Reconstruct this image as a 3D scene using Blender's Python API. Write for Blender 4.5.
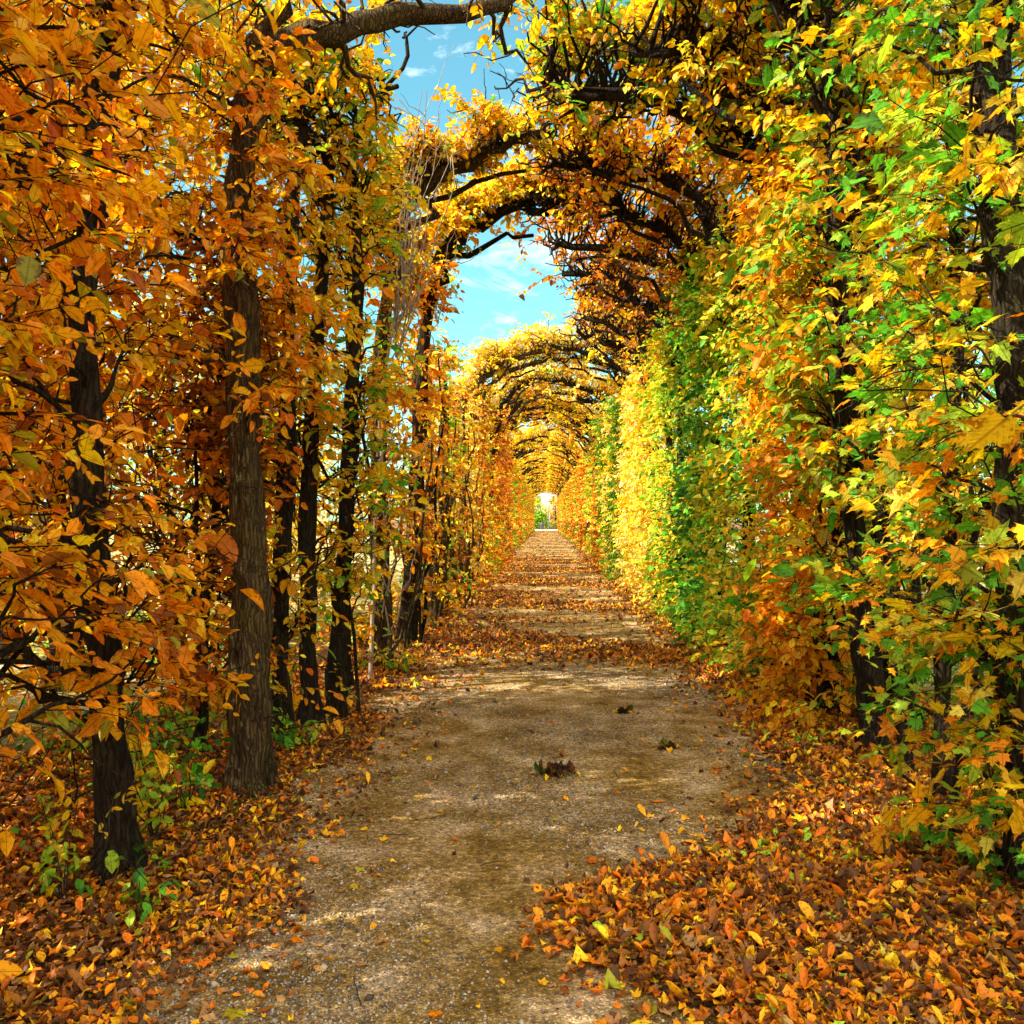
import bpy, math, random
import numpy as np
from mathutils import Vector

# ------------------------------------------------------------------ camera, sky, sun, exposure
for o in list(bpy.data.objects):
    bpy.data.objects.remove(o)
SC = bpy.context.scene
COL = SC.collection
RNG = np.random.default_rng(7)
R = math.radians

cam = bpy.data.cameras.new("camera")
camo = bpy.data.objects.new("camera", cam)
COL.objects.link(camo)
camo.location = (0, 0, 1.6)
camo.rotation_euler = (R(90.5), 0, R(2.1))
cam.sensor_width = 36
cam.lens = 31.64
cam.clip_start = 0.05
cam.clip_end = 3000
SC.camera = camo

SUN_EL, SUN_DIR = R(39), Vector((0.92, 0.39))          # light travels right and away from the camera
sun = bpy.data.lights.new("sun", 'SUN')
sun.energy = 5.0
sun.angle = R(0.5)
sun.color = (1.0, 0.93, 0.80)
suno = bpy.data.objects.new("sun", sun)
COL.objects.link(suno)
d = Vector((SUN_DIR.x * math.cos(SUN_EL), SUN_DIR.y * math.cos(SUN_EL), -math.sin(SUN_EL)))
suno.rotation_euler = d.to_track_quat('-Z', 'Y').to_euler()

w = bpy.data.worlds.new("World")
SC.world = w
w.use_nodes = True
nt = w.node_tree
nt.nodes.clear()
sky = nt.nodes.new('ShaderNodeTexSky')
sky.sky_type = 'NISHITA'
sky.sun_disc = False
sky.sun_elevation = SUN_EL
sky.sun_rotation = math.atan2(-SUN_DIR.x, -SUN_DIR.y)
sky.air_density = 1.0
sky.dust_density = 0.6
sky.ozone_density = 1.0
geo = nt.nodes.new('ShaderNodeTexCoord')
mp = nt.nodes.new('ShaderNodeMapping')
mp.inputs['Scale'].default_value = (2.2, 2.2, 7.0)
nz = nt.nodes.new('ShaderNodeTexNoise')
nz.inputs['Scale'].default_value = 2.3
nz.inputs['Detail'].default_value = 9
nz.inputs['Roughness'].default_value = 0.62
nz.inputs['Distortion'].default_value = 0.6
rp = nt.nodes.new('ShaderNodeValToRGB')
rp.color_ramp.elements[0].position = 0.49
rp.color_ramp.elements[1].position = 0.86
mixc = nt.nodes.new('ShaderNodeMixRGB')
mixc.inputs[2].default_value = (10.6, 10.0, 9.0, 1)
tint = nt.nodes.new('ShaderNodeMixRGB')
tint.blend_type = 'MULTIPLY'
tint.inputs[0].default_value = 1
tint.inputs[2].default_value = (0.55, 1.0, 0.82, 1)
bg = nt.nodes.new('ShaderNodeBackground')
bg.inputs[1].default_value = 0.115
wo = nt.nodes.new('ShaderNodeOutputWorld')
L = nt.links.new
L(geo.outputs['Generated'], mp.inputs[0]); L(mp.outputs[0], nz.inputs['Vector'])
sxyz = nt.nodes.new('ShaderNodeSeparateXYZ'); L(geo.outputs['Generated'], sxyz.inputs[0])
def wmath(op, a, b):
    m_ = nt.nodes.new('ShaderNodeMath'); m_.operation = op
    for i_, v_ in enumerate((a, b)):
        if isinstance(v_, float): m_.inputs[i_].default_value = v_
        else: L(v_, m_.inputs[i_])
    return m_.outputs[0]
# clearer low ahead; unseen cloud added overhead and behind to warm the shade
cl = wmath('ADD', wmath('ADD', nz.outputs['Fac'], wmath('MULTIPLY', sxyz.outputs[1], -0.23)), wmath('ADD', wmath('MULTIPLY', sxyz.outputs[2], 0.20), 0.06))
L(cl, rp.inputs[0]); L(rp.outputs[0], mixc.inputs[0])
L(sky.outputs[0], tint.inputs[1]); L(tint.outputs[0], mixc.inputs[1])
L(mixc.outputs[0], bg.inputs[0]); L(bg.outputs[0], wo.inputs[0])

vs = SC.view_settings
vs.view_transform = 'Standard'
vs.look = 'None'
vs.gamma = 1
vs.use_curve_mapping = False
vs.exposure = 1.56
SC.render.engine = 'CYCLES'
SC.cycles.max_bounces = 7
SC.cycles.diffuse_bounces = 4
SC.cycles.glossy_bounces = 2
SC.cycles.transmission_bounces = 5
SC.cycles.use_denoising = True
SC.cycles.sample_clamp_indirect = 6

# ------------------------------------------------------------------ materials
def mat(name):
    m = bpy.data.materials.new(name)
    m.use_nodes = True
    n = m.node_tree
    n.nodes.clear()
    return m, n, n.nodes.new, n.links.new

def ramp(N, els):
    r = N('ShaderNodeValToRGB')
    r.color_ramp.elements[0].position = els[0][0]; r.color_ramp.elements[0].color = (*els[0][1], 1)
    r.color_ramp.elements[1].position = els[-1][0]; r.color_ramp.elements[1].color = (*els[-1][1], 1)
    for p, c in els[1:-1]:
        e = r.color_ramp.elements.new(p); e.color = (*c, 1)
    return r

def noise(N, Lk, scale, detail=5, rough=0.6, vec=None, dist=0):
    n = N('ShaderNodeTexNoise')
    n.inputs['Scale'].default_value = scale
    n.inputs['Detail'].default_value = detail
    n.inputs['Roughness'].default_value = rough
    n.inputs['Distortion'].default_value = dist
    if vec is not None: Lk(vec, n.inputs['Vector'])
    return n

def mathn(N, Lk, op, a, b=None):
    m = N('ShaderNodeMath'); m.operation = op
    for i, v in enumerate((a, b)):
        if v is None: continue
        if isinstance(v, (int, float)): m.inputs[i].default_value = v
        else: Lk(v, m.inputs[i])
    return m.outputs[0]

def leaf_material(name, veins, transl=0.5, rough=0.5, spec=0.22):
    m, n, N, Lk = mat(name)
    at = N('ShaderNodeAttribute'); at.attribute_name = 'leafcol'
    colr = at.outputs['Color']
    tc = N('ShaderNodeTexCoord')
    sp = noise(N, Lk, 38 if veins else (95 if name == 'dry_leaf' else 20), 4, 0.6, tc.outputs['Object'])
    r = ramp(N, [(0.34, (0.45, 0.30, 0.25)), (0.47, (1, 1, 1)), (0.66, (1.15, 1.15, 1.0))])
    Lk(sp.outputs['Fac'], r.inputs[0])
    mx = N('ShaderNodeMixRGB'); mx.blend_type = 'MULTIPLY'; mx.inputs[0].default_value = 0.95 if name == 'dry_leaf' else 0.6
    Lk(colr, mx.inputs[1]); Lk(r.outputs[0], mx.inputs[2])
    colr = mx.outputs[0]
    hgt = None
    if veins:
        uv = N('ShaderNodeUVMap'); uv.uv_map = 'UVMap'
        sx = N('ShaderNodeSeparateXYZ'); Lk(uv.outputs[0], sx.inputs[0])
        av = mathn(N, Lk, 'ABSOLUTE', sx.outputs[1])
        ph = mathn(N, Lk, 'SUBTRACT', sx.outputs[0], mathn(N, Lk, 'MULTIPLY', av, 0.45))
        sn = mathn(N, Lk, 'SINE', mathn(N, Lk, 'MULTIPLY', ph, 56))
        vein = mathn(N, Lk, 'GREATER_THAN', sn, 0.86)
        mid = mathn(N, Lk, 'LESS_THAN', av, 0.06)
        v = mathn(N, Lk, 'MAXIMUM', mathn(N, Lk, 'MULTIPLY', vein, 0.4), mid)
        mv = N('ShaderNodeMixRGB'); mv.blend_type = 'MULTIPLY'
        mv.inputs[2].default_value = (0.62, 0.55, 0.6, 1)
        Lk(v, mv.inputs[0]); Lk(colr, mv.inputs[1]); colr = mv.outputs[0]
        hgt = sn
        eb = noise(N, Lk, 55, 3, 0.6, tc.outputs['Object'])
        eg = mathn(N, Lk, 'ADD', mathn(N, Lk, 'MULTIPLY', av, 0.30), eb.outputs['Fac'])
        er = ramp(N, [(0.70, (0, 0, 0)), (0.80, (1, 1, 1))]); Lk(eg, er.inputs[0])
        me_ = N('ShaderNodeMixRGB'); me_.blend_type = 'MULTIPLY'; me_.inputs[2].default_value = (0.50, 0.28, 0.30, 1)
        Lk(er.outputs[0], me_.inputs[0]); Lk(colr, me_.inputs[1]); colr = me_.outputs[0]
    p = N('ShaderNodeBsdfPrincipled')
    p.inputs['Roughness'].default_value = rough
    p.inputs['Specular IOR Level'].default_value = spec
    Lk(colr, p.inputs['Base Color'])
    if hgt is not None:
        b = N('ShaderNodeBump'); b.inputs['Strength'].default_value = 0.25; b.inputs['Distance'].default_value = 0.002
        Lk(hgt, b.inputs['Height']); Lk(b.outputs[0], p.inputs['Normal'])
    t = N('ShaderNodeBsdfTranslucent')
    tc2 = N('ShaderNodeMixRGB'); tc2.blend_type = 'MULTIPLY'; tc2.inputs[0].default_value = 1
    tc2.inputs[2].default_value = (1.15, 1.1, 0.7, 1)
    Lk(colr, tc2.inputs[1]); Lk(tc2.outputs[0], t.inputs[0])
    ms = N('ShaderNodeMixShader'); ms.inputs[0].default_value = transl
    Lk(p.outputs[0], ms.inputs[1]); Lk(t.outputs[0], ms.inputs[2])
    o = N('ShaderNodeOutputMaterial'); Lk(ms.outputs[0], o.inputs[0])
    return m

def bark_material(name, c_dark, c_mid, c_moss, bump=1.0):
    m, n, N, Lk = mat(name)
    tc = N('ShaderNodeTexCoord')
    mpn = N('ShaderNodeMapping'); mpn.inputs['Scale'].default_value = (34, 34, 2.6)
    wn = noise(N, Lk, 5.0, 4, 0.6, tc.outputs['Object'])
    vm = N('ShaderNodeVectorMath'); vm.operation = 'SCALE'; vm.inputs['Scale'].default_value = 0.09; Lk(wn.outputs['Color'], vm.inputs[0])
    va = N('ShaderNodeVectorMath'); va.operation = 'ADD'; Lk(tc.outputs['Object'], va.inputs[0]); Lk(vm.outputs[0], va.inputs[1])
    Lk(va.outputs[0], mpn.inputs[0])
    a = noise(N, Lk, 1.0, 8, 0.7, mpn.outputs[0], 0.8)
    v = N('ShaderNodeTexVoronoi'); v.feature = 'DISTANCE_TO_EDGE'; v.inputs['Scale'].default_value = 1.3
    Lk(mpn.outputs[0], v.inputs['Vector'])
    g = noise(N, Lk, 3.2, 4, 0.6, tc.outputs['Object'])
    r = ramp(N, [(0.35, c_dark), (0.6, c_mid), (0.8, tuple(min(1, k * 1.7) for k in c_mid))])
    Lk(a.outputs['Fac'], r.inputs[0])
    rm = ramp(N, [(0.45, (0, 0, 0)), (0.62, (1, 1, 1))]); Lk(g.outputs['Fac'], rm.inputs[0])
    mx = N('ShaderNodeMixRGB'); Lk(mathn(N, Lk, 'MULTIPLY', rm.outputs[0], 0.6), mx.inputs[0])
    Lk(r.outputs[0], mx.inputs[1]); mx.inputs[2].default_value = (*c_moss, 1)
    fs = ramp(N, [(0.01, (0.25, 0.22, 0.2)), (0.22, (1, 1, 1))]); Lk(v.outputs['Distance'], fs.inputs[0])
    mf = N('ShaderNodeMixRGB'); mf.blend_type = 'MULTIPLY'; mf.inputs[0].default_value = min(1, bump) * .9
    Lk(mx.outputs[0], mf.inputs[1]); Lk(fs.outputs[0], mf.inputs[2]); mx = mf
    h = mathn(N, Lk, 'ADD', a.outputs['Fac'], mathn(N, Lk, 'MINIMUM', mathn(N, Lk, 'MULTIPLY', v.outputs['Distance'], 2.0), 0.5))
    b = N('ShaderNodeBump'); b.inputs['Strength'].default_value = 0.9 * bump; b.inputs['Distance'].default_value = 0.03
    Lk(h, b.inputs['Height'])
    p = N('ShaderNodeBsdfPrincipled'); p.inputs['Roughness'].default_value = 0.9
    p.inputs['Specular IOR Level'].default_value = 0.15
    Lk(mx.outputs[0], p.inputs['Base Color']); Lk(b.outputs[0], p.inputs['Normal'])
    o = N('ShaderNodeOutputMaterial'); Lk(p.outputs[0], o.inputs[0])
    return m

def ground_material(name, els, s1, s2, s3, bump, els2=None):
    m, n, N, Lk = mat(name)
    tc = N('ShaderNodeTexCoord')
    a = noise(N, Lk, s1, 6, 0.6, tc.outputs['Object'])
    bb = noise(N, Lk, s2, 8, 0.75, tc.outputs['Object'])
    c = N('ShaderNodeTexVoronoi'); c.inputs['Scale'].default_value = s3
    Lk(tc.outputs['Object'], c.inputs['Vector'])
    r = ramp(N, els); Lk(a.outputs['Fac'], r.inputs[0])
    r2 = ramp(N, els2 or [(0.3, (0.45, 0.42, 0.38)), (0.5, (0.9, 0.9, 0.9)), (0.72, (1.7, 1.65, 1.6))])
    Lk(bb.outputs['Fac'], r2.inputs[0])
    mx = N('ShaderNodeMixRGB'); mx.blend_type = 'MULTIPLY'; mx.inputs[0].default_value = 1
    Lk(r.outputs[0], mx.inputs[1]); Lk(r2.outputs[0], mx.inputs[2])
    sepc = N('ShaderNodeSeparateColor'); Lk(c.outputs['Color'], sepc.inputs[0])
    r3 = ramp(N, [(0.0, (0.55, 0.5, 0.45)), (0.6, (1, 1, 1)), (0.88, (1.2, 1.18, 1.15)), (0.97, (2.1, 2.1, 2.15))])
    Lk(sepc.outputs[0], r3.inputs[0])
    m3 = N('ShaderNodeMixRGB'); m3.blend_type = 'MULTIPLY'; m3.inputs[0].default_value = 0.8
    Lk(mx.outputs[0], m3.inputs[1]); Lk(r3.outputs[0], m3.inputs[2])
    h = mathn(N, Lk, 'ADD', bb.outputs['Fac'], mathn(N, Lk, 'MULTIPLY', c.outputs['Distance'], -0.6))
    b = N('ShaderNodeBump'); b.inputs['Strength'].default_value = bump; b.inputs['Distance'].default_value = 0.02
    Lk(h, b.inputs['Height'])
    p = N('ShaderNodeBsdfPrincipled'); p.inputs['Roughness'].default_value = 0.95
    p.inputs['Specular IOR Level'].default_value = 0.2
    Lk(m3.outputs[0], p.inputs['Base Color']); Lk(b.outputs[0], p.inputs['Normal'])
    o = N('ShaderNodeOutputMaterial'); Lk(p.outputs[0], o.inputs[0])
    return m

def plain_material(name, c, rough=0.7, var=0.3, scale=8):
    m, n, N, Lk = mat(name)
    tc = N('ShaderNodeTexCoord')
    a = noise(N, Lk, scale, 6, 0.65, tc.outputs['Object'])
    r = ramp(N, [(0.3, tuple(k * (1 - var) for k in c)), (0.7, tuple(k * (1 + var) for k in c))])
    Lk(a.outputs['Fac'], r.inputs[0])
    p = N('ShaderNodeBsdfPrincipled'); p.inputs['Roughness'].default_value = rough
    Lk(r.outputs[0], p.inputs['Base Color'])
    b = N('ShaderNodeBump'); b.inputs['Strength'].default_value = 0.3; b.inputs['Distance'].default_value = 0.01
    Lk(a.outputs['Fac'], b.inputs['Height']); Lk(b.outputs[0], p.inputs['Normal'])
    o = N('ShaderNodeOutputMaterial'); Lk(p.outputs[0], o.inputs[0])
    return m

M_LEAF = leaf_material('autumn_leaf_veined', True)
M_LEAFLOW = leaf_material('autumn_leaf', False, 0.38)
M_LITTER = leaf_material('dry_leaf', False, 0.15, 0.6, 0.25)
M_BARK = bark_material('dark_bark', (0.010, 0.006, 0.004), (0.042, 0.026, 0.012), (0.038, 0.034, 0.010))
M_BARKL = bark_material('olive_bark', (0.022, 0.013, 0.006), (0.16, 0.10, 0.038), (0.12, 0.09, 0.02), 1.2)
M_TWIG = bark_material('twig_bark', (0.018, 0.010, 0.007), (0.055, 0.030, 0.018), (0.04, 0.03, 0.015), 0.3)
M_DEAD = bark_material('pale_dead_wood', (0.16, 0.11, 0.07), (0.36, 0.28, 0.21), (0.3, 0.25, 0.16), 0.3)
M_PATH = ground_material('gravel_path', [(0.34, (0.19, 0.105, 0.013)), (0.46, (0.30, 0.185, 0.042)), (0.56, (0.43, 0.29, 0.12)), (0.70, (0.62, 0.46, 0.28))], 2.6, 34, 120, 1.0, [(0.33, (0.30, 0.27, 0.22)), (0.5, (0.95, 0.93, 0.9)), (0.66, (1.9, 1.9, 1.9))])
M_SOIL = ground_material('leafy_soil', [(0.3, (0.06, 0.028, 0.010)), (0.5, (0.16, 0.07, 0.018)), (0.7, (0.26, 0.15, 0.04))], 1.2, 16, 45, 1.0)
M_GRASSY = ground_material('garden_ground', [(0.35, (0.10, 0.14, 0.03)), (0.5, (0.30, 0.24, 0.07)), (0.65, (0.45, 0.38, 0.22))], 0.7, 9, 25, 0.8)
M_LANE = ground_material('pale_lane', [(0.3, (0.55, 0.5, 0.42)), (0.7, (0.7, 0.65, 0.56))], 0.6, 12, 60, 0.3)

# ------------------------------------------------------------------ mesh helpers
def nrm(v):
    return v / np.maximum(np.linalg.norm(v, axis=-1, keepdims=True), 1e-9)

def make_mesh(name, V, F, mats, cols=None, uvs=None, smooth=False):
    """V (n,3); F list of (m,k) index arrays"""
    me = bpy.data.meshes.new(name)
    F = [f for f in F if len(f)]
    nl = sum(f.size for f in F); nf = sum(len(f) for f in F)
    me.vertices.add(len(V)); me.loops.add(nl); me.polygons.add(nf)
    me.vertices.foreach_set('co', np.ascontiguousarray(V, dtype=np.float32).ravel())
    idx = np.concatenate([f.ravel() for f in F]).astype(np.int32)
    me.loops.foreach_set('vertex_index', idx)
    tot = np.concatenate([np.full(len(f), f.shape[1]) for f in F]).astype(np.int32)
    st = np.concatenate([[0], np.cumsum(tot)[:-1]]).astype(np.int32)
    me.polygons.foreach_set('loop_start', st)
    if smooth:
        me.polygons.foreach_set('use_smooth', np.ones(nf, dtype=bool))
    me.materials.append(mats)
    if cols is not None:
        a = me.color_attributes.new('leafcol', 'FLOAT_COLOR', 'POINT')
        a.data.foreach_set('color', np.concatenate([cols, np.ones((len(cols), 1))], 1).astype(np.float32).ravel())
    if uvs is not None:
        u = me.uv_layers.new(name='UVMap')
        u.data.foreach_set('uv', uvs[idx].astype(np.float32).ravel())
    me.update(calc_edges=True)
    return me

def link(name, me, parent=None, loc=None):
    o = bpy.data.objects.new(name, me)
    COL.objects.link(o)
    if parent is not None: o.parent = parent
    if loc is not None: o.location = loc
    return o

def tag(o, label=None, cat=None, group=None, kind=None):
    if label: o['label'] = label
    if cat: o['category'] = cat
    if group: o['group'] = group
    if kind: o['kind'] = kind
    return o

def empty(name, loc):
    o = bpy.data.objects.new(name, None)
    COL.objects.link(o)
    o.location = loc
    o.empty_display_size = 0.2
    return o

class Tubes:
    """collects batches of polylines with radii; one mesh out"""
    def __init__(s): s.V = []; s.F = []; s.n = 0
    def add(s, P, Rd, k=5, rough=0.0, lobes=False):
        P = np.asarray(P, float)
        if P.ndim == 2: P = P[None]; Rd = np.asarray(Rd, float)[None]
        n, m, _ = P.shape
        T = nrm(np.gradient(P, axis=1))
        ref = np.where(np.abs(T[..., 2:3]) > 0.8, np.array([1., 0, 0]), np.array([0, 0, 1.]))
        # use one reference per polyline so that rings do not twist
        ref = np.repeat(np.where((np.abs(T[:, :, 2]).mean(1) > 0.6)[:, None], np.array([1., 0.05, 0]), np.array([0.03, 0.05, 1.]))[:, None], m, 1)
        A = nrm(np.cross(T, ref)); B = np.cross(T, A)
        ang = np.linspace(0, 2 * np.pi, k, endpoint=False)
        rr = np.repeat(Rd[..., None], k, 2)
        if rough:
            rr = rr * (1 + rough * RNG.normal(size=rr.shape))
        if lobes:
            lob = 0.16 * np.sin(ang * 3 + RNG.uniform(0, 6)) + 0.10 * np.sin(ang * 5 + RNG.uniform(0, 6)) + 0.06 * np.sin(ang * 8 + RNG.uniform(0, 6))
            tw = 1.0
            zz_ = np.arange(m)[None, :, None] / m * 9
            ph_ = RNG.uniform(0, 6, 4)
            kn = 0.10 * np.sin(zz_ * 1.7 + ph_[0]) + 0.09 * np.sin(zz_ * 3.3 + ph_[1] + 2 * np.sin(ang + ph_[2])[None, None]) + 0.07 * np.sin(zz_ * 6.1 + ang[None, None] * 2 + ph_[3])
            rr = rr * (1 + lob[None, None, :] * tw + kn)
            z = P[..., 2] - P[:, :1, 2]
            fl = np.exp(-z / 0.16)
            rr = rr * (1 + fl[..., None] * (0.75 + 0.75 * np.sin(ang * 4 + RNG.uniform(0, 6)))[None, None, :])
        V = P[:, :, None] + (np.cos(ang)[None, None, :, None] * A[:, :, None] + np.sin(ang)[None, None, :, None] * B[:, :, None]) * rr[..., None]
        base = s.n + (np.arange(n) * m * k)[:, None, None]
        i = np.arange(m - 1)[None, :, None] * k; j = np.arange(k)[None, None, :]; j2 = (j + 1) % k
        q = np.stack([base + i + j, base + i + j2, base + i + k + j2, base + i + k + j], -1).reshape(-1, 4)
        s.V.append(V.reshape(-1, 3)); s.F.append(q); s.n += n * m * k
    def mesh(s, name, m, origin, smooth=True):
        return make_mesh(name, np.concatenate(s.V) - np.asarray(origin), [np.concatenate(s.F)], m, smooth=smooth)

def wig(A, B, m, amp, sag=0.0):
    """n wiggly polylines from A to B"""
    A = np.atleast_2d(A); B = np.atleast_2d(B)
    n = len(A)
    t = np.linspace(0, 1, m)[None, :, None]
    P = A[:, None] * (1 - t) + B[:, None] * t
    Ln = np.linalg.norm(B - A, axis=1)[:, None, None]
    w_ = RNG.normal(size=(n, m, 3)); w_[:, 0] = 0
    w_ = np.cumsum(w_, 1); w_ = w_ - w_[:, -1:] * t
    P = P + w_ * amp * Ln / math.sqrt(m)
    P[..., 2] += sag * np.sin(t[..., 0] * np.pi) * Ln[..., 0]
    return P

# leaf templates: x along the leaf, y across, z up ; uv
def ovate(nseg=4, wid=0.56, fold=0.16, droop=0.22, serr=0.0):
    us = np.linspace(0.0, 1.0, nseg + 2)
    V = []; UV = []
    for u in us:
        V.append((u, 0, -droop * u * u + 0.0)); UV.append((u, 0))
    half = []
    for sgn in (1, -1):
        ids = []
        for i, u in enumerate(us[1:-1]):
            ww = wid / 2 * (math.sin(math.pi * u ** 0.8)) ** 0.8
            uu = u + 0.02
            ids.append(len(V)); V.append((uu, sgn * ww, -droop * u * u + fold * ww * 2)); UV.append((uu, sgn * ww / (wid / 2)))
        half.append(ids)
    T = []; Q = []
    for sgn, ids in zip((1, -1), half):
        n = len(ids)
        f = lambda a: a if sgn == 1 else a[::-1]
        T.append(f([0, 1, ids[0]])); T.append(f([n, n + 1, ids[-1]]))
        for i in range(n - 1):
            Q.append(f([i + 1, i + 2, ids[i + 1], ids[i]]))
    return np.array(V, float), np.array(T), np.array(Q) if Q else np.zeros((0, 4), int), np.array(UV, float)

def maple():
    pol = [(0, 0.0)]
    rim = []
    tips = [(-118, 0.42), (-60, 0.50), (0, 0.62), (60, 0.50), (118, 0.42)]
    # outline around the leaf centre (0.45,0)
    pts = []
    for i, (a, r) in enumerate(tips):
        a0 = math.radians(a)
        pts.append((a0 - 0.27, r * 0.66)); pts.append((a0 - 0.10, r * 0.72)); pts.append((a0, r)); pts.append((a0 + 0.10, r * 0.72)); pts.append((a0 + 0.27, r * 0.66))
        if i < 4:
            am = math.radians((a + tips[i + 1][0]) / 2)
            pts.append((am, 0.25))
    V = [(0.42, 0, 0.0)]; UV = [(0.4, 0.0)]
    for a, r in pts:
        x = 0.42 + r * math.cos(a); y = r * math.sin(a)
        V.append((x, y, -0.10 * (r / 0.6) ** 2 + 0.03 * math.sin(a * 3))); UV.append((x, y * 3.2))
    V.append((0.25, 0, 0)); UV.append((0.2, 0))
    n = len(V)
    ring = list(range(1, n))
    T = [[0, ring[i], ring[(i + 1) % len(ring)]] for i in range(len(ring))]
    # stalk
    b = len(V)
    V += [(-0.28, -0.012, 0.10), (-0.28, 0.012, 0.10), (0.27, 0.012, 0), (0.27, -0.012, 0)]
    UV += [(0, 0)] * 4
    return np.array(V, float), np.array(T), np.array([[b, b + 3, b + 2, b + 1]]), np.array(UV, float)

def tiny():
    V = np.array([(0, 0, 0), (0.5, -0.3, 0.07), (1, 0, -0.15), (0.5, 0.3, 0.07)], float)
    return V, np.array([[0, 1, 2], [0, 2, 3]]), np.zeros((0, 4), int), V[:, :2].copy()

def curled():
    V, T, Q, UV = ovate(3, 0.62, 0.42, -0.45)
    return V, T, Q, UV

T_HI = ovate(4); T_MID = ovate(2, 0.58, 0.2, 0.2); T_MAPLE = maple(); T_LO = tiny(); T_CURL = curled(); T_CURL2 = ovate(2, 0.7, 0.5, 0.35)
def crumpled(seed, n=9):
    rg = np.random.default_rng(seed)
    a = np.linspace(0, 2 * np.pi, n, endpoint=False) + rg.normal(0, .15, n)
    rr_ = np.where(np.arange(n) % 2 == 0, .55, .33) * rg.uniform(.7, 1.2, n)
    V = [(.45, 0, 0)] + [(.45 + q * math.cos(b), q * math.sin(b) * .85, rg.normal(0, .16) + .35 * (q * math.sin(b)) ** 2 * 2) for q, b in zip(rr_, a)]
    V = np.array(V); T = np.array([[0, i + 1, (i + 1) % n + 1] for i in range(n)])
    return V, T, np.zeros((0, 4), int), V[:, :2].copy()
CRUMP = [crumpled(q) for q in range(6)]

def leaves(tmpl, P, D, N, S, C, bendvar=0.5):
    """place a template per leaf: position, direction, normal, size, colour"""
    tV, tT, tQ, tUV = tmpl
    n = len(P); k = len(tV)
    D = nrm(D); N = nrm(N - (N * D).sum(1, keepdims=True) * D); B = np.cross(N, D)
    zs = 1 + RNG.normal(0, bendvar, (n, 1)); ys = RNG.uniform(0.82, 1.12, (n, 1))
    V = P[:, None] + S[:, None, None] * (tV[None, :, 0, None] * D[:, None] + (tV[None, :, 1] * ys)[..., None] * B[:, None] + (tV[None, :, 2] * zs)[..., None] * N[:, None])
    off = (np.arange(n) * k)[:, None, None]
    F = [(tT[None] + off).reshape(-1, 3)]
    if len(tQ): F.append((tQ[None] + off).reshape(-1, 4))
    return V.reshape(-1, 3), F, np.repeat(C, k, 0), np.tile(tUV, (n, 1))

class Foliage:
    def __init__(s): s.V = []; s.F3 = []; s.F4 = []; s.C = []; s.U = []; s.n = 0
    def add(s, tmpl, P, D, N, S, C, bendvar=0.5):
        if len(P) == 0: return
        V, F, c, u = leaves(tmpl, P, D, N, S, C, bendvar)
        s.V.append(V); s.C.append(c); s.U.append(u)
        s.F3.append(F[0] + s.n)
        if len(F) > 1: s.F4.append(F[1] + s.n)
        s.n += len(V)
    def mesh(s, name, m, origin=(0, 0, 0), uv=True):
        F = [np.concatenate(s.F3)]
        if s.F4: F.append(np.concatenate(s.F4))
        return make_mesh(name, np.concatenate(s.V) - np.asarray(origin), F, m, np.concatenate(s.C), np.concatenate(s.U) if uv else None)

# palettes (linear reflectance)
ORANGE = (0.92, 0.325, 0.006); DEEP = (0.72, 0.18, 0.005); AMBER = (0.93, 0.46, 0.008); YELLOW = (0.92, 0.64, 0.012)
LEMON = (0.80, 0.68, 0.07); PALE = (0.85, 0.68, 0.26); OLIVE = (0.34, 0.33, 0.015); LIME = (0.40, 0.60, 0.03)
GREEN = (0.12, 0.42, 0.020); DKGREEN = (0.04, 0.17, 0.012); RUST = (0.34, 0.115, 0.012); BROWN = (0.12, 0.046, 0.013); TAN = (0.42, 0.22, 0.08)
PAL = {
    'orange': [(ORANGE, 4.5), (AMBER, 5), (DEEP, .6), (YELLOW, 1.8), (OLIVE, .8), (RUST, .7)],
    'orangegreen': [(ORANGE, 4), (AMBER, 5), (DEEP, .4), (YELLOW, 1.8), (OLIVE, 1.6), (GREEN, .25)],
    'gold': [(YELLOW, 4), (AMBER, 3), (LEMON, 2), (ORANGE, 1), (LIME, .5), (GREEN, .3)],
    'goldgreen': [(YELLOW, 3), (AMBER, 1.6), (LEMON, 2), (LIME, 2.4), (GREEN, 2.2), (ORANGE, .9)],
    'maple': [(YELLOW, 3.4), (AMBER, 2.2), (LIME, 3.2), (GREEN, 5.0), (ORANGE, 1.3), (LEMON, 1.2), (OLIVE, .8)],
    'green': [(GREEN, 4), (DKGREEN, 2), (LIME, 2), (YELLOW, .7), (OLIVE, 1)],
    'lime': [(LIME, 3.5), (YELLOW, 2.2), (GREEN, 2), (LEMON, 2), (AMBER, .8)],
    'olive': [(OLIVE, 3), (LIME, 1.6), (AMBER, 1.3), (ORANGE, 1), (GREEN, 2), (YELLOW, 1)],
    'rust': [(DEEP, 3), (ORANGE, 2.5), (RUST, 3), (AMBER, 1.5), (BROWN, .8), (YELLOW, .7)],
    'rustgold': [(DEEP, 2), (ORANGE, 2), (AMBER, 2), (YELLOW, 2.2), (RUST, 1.6), (LEMON, .6), (PALE, .4), (OLIVE, .5)],
    'pale': [(PALE, 3), (YELLOW, 3), (AMBER, 2), (LEMON, 2), (ORANGE, .6), (LIME, .5)],
    'litter': [(DEEP, 1.4), (RUST, 4), (ORANGE, 1.3), (BROWN, 4.5), (TAN, 1.4), (AMBER, 1.8), (OLIVE, .4)],
    'pile': [(DEEP, 3), (RUST, 5), (ORANGE, 2.6), (BROWN, 5), (AMBER, 1.6), (YELLOW, .6), (TAN, .6), (OLIVE, .35), (LIME, .1)],
    'dull': [(BROWN, 4), (DKGREEN, .6), (RUST, 1), (OLIVE, 1.0)],
}
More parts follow.
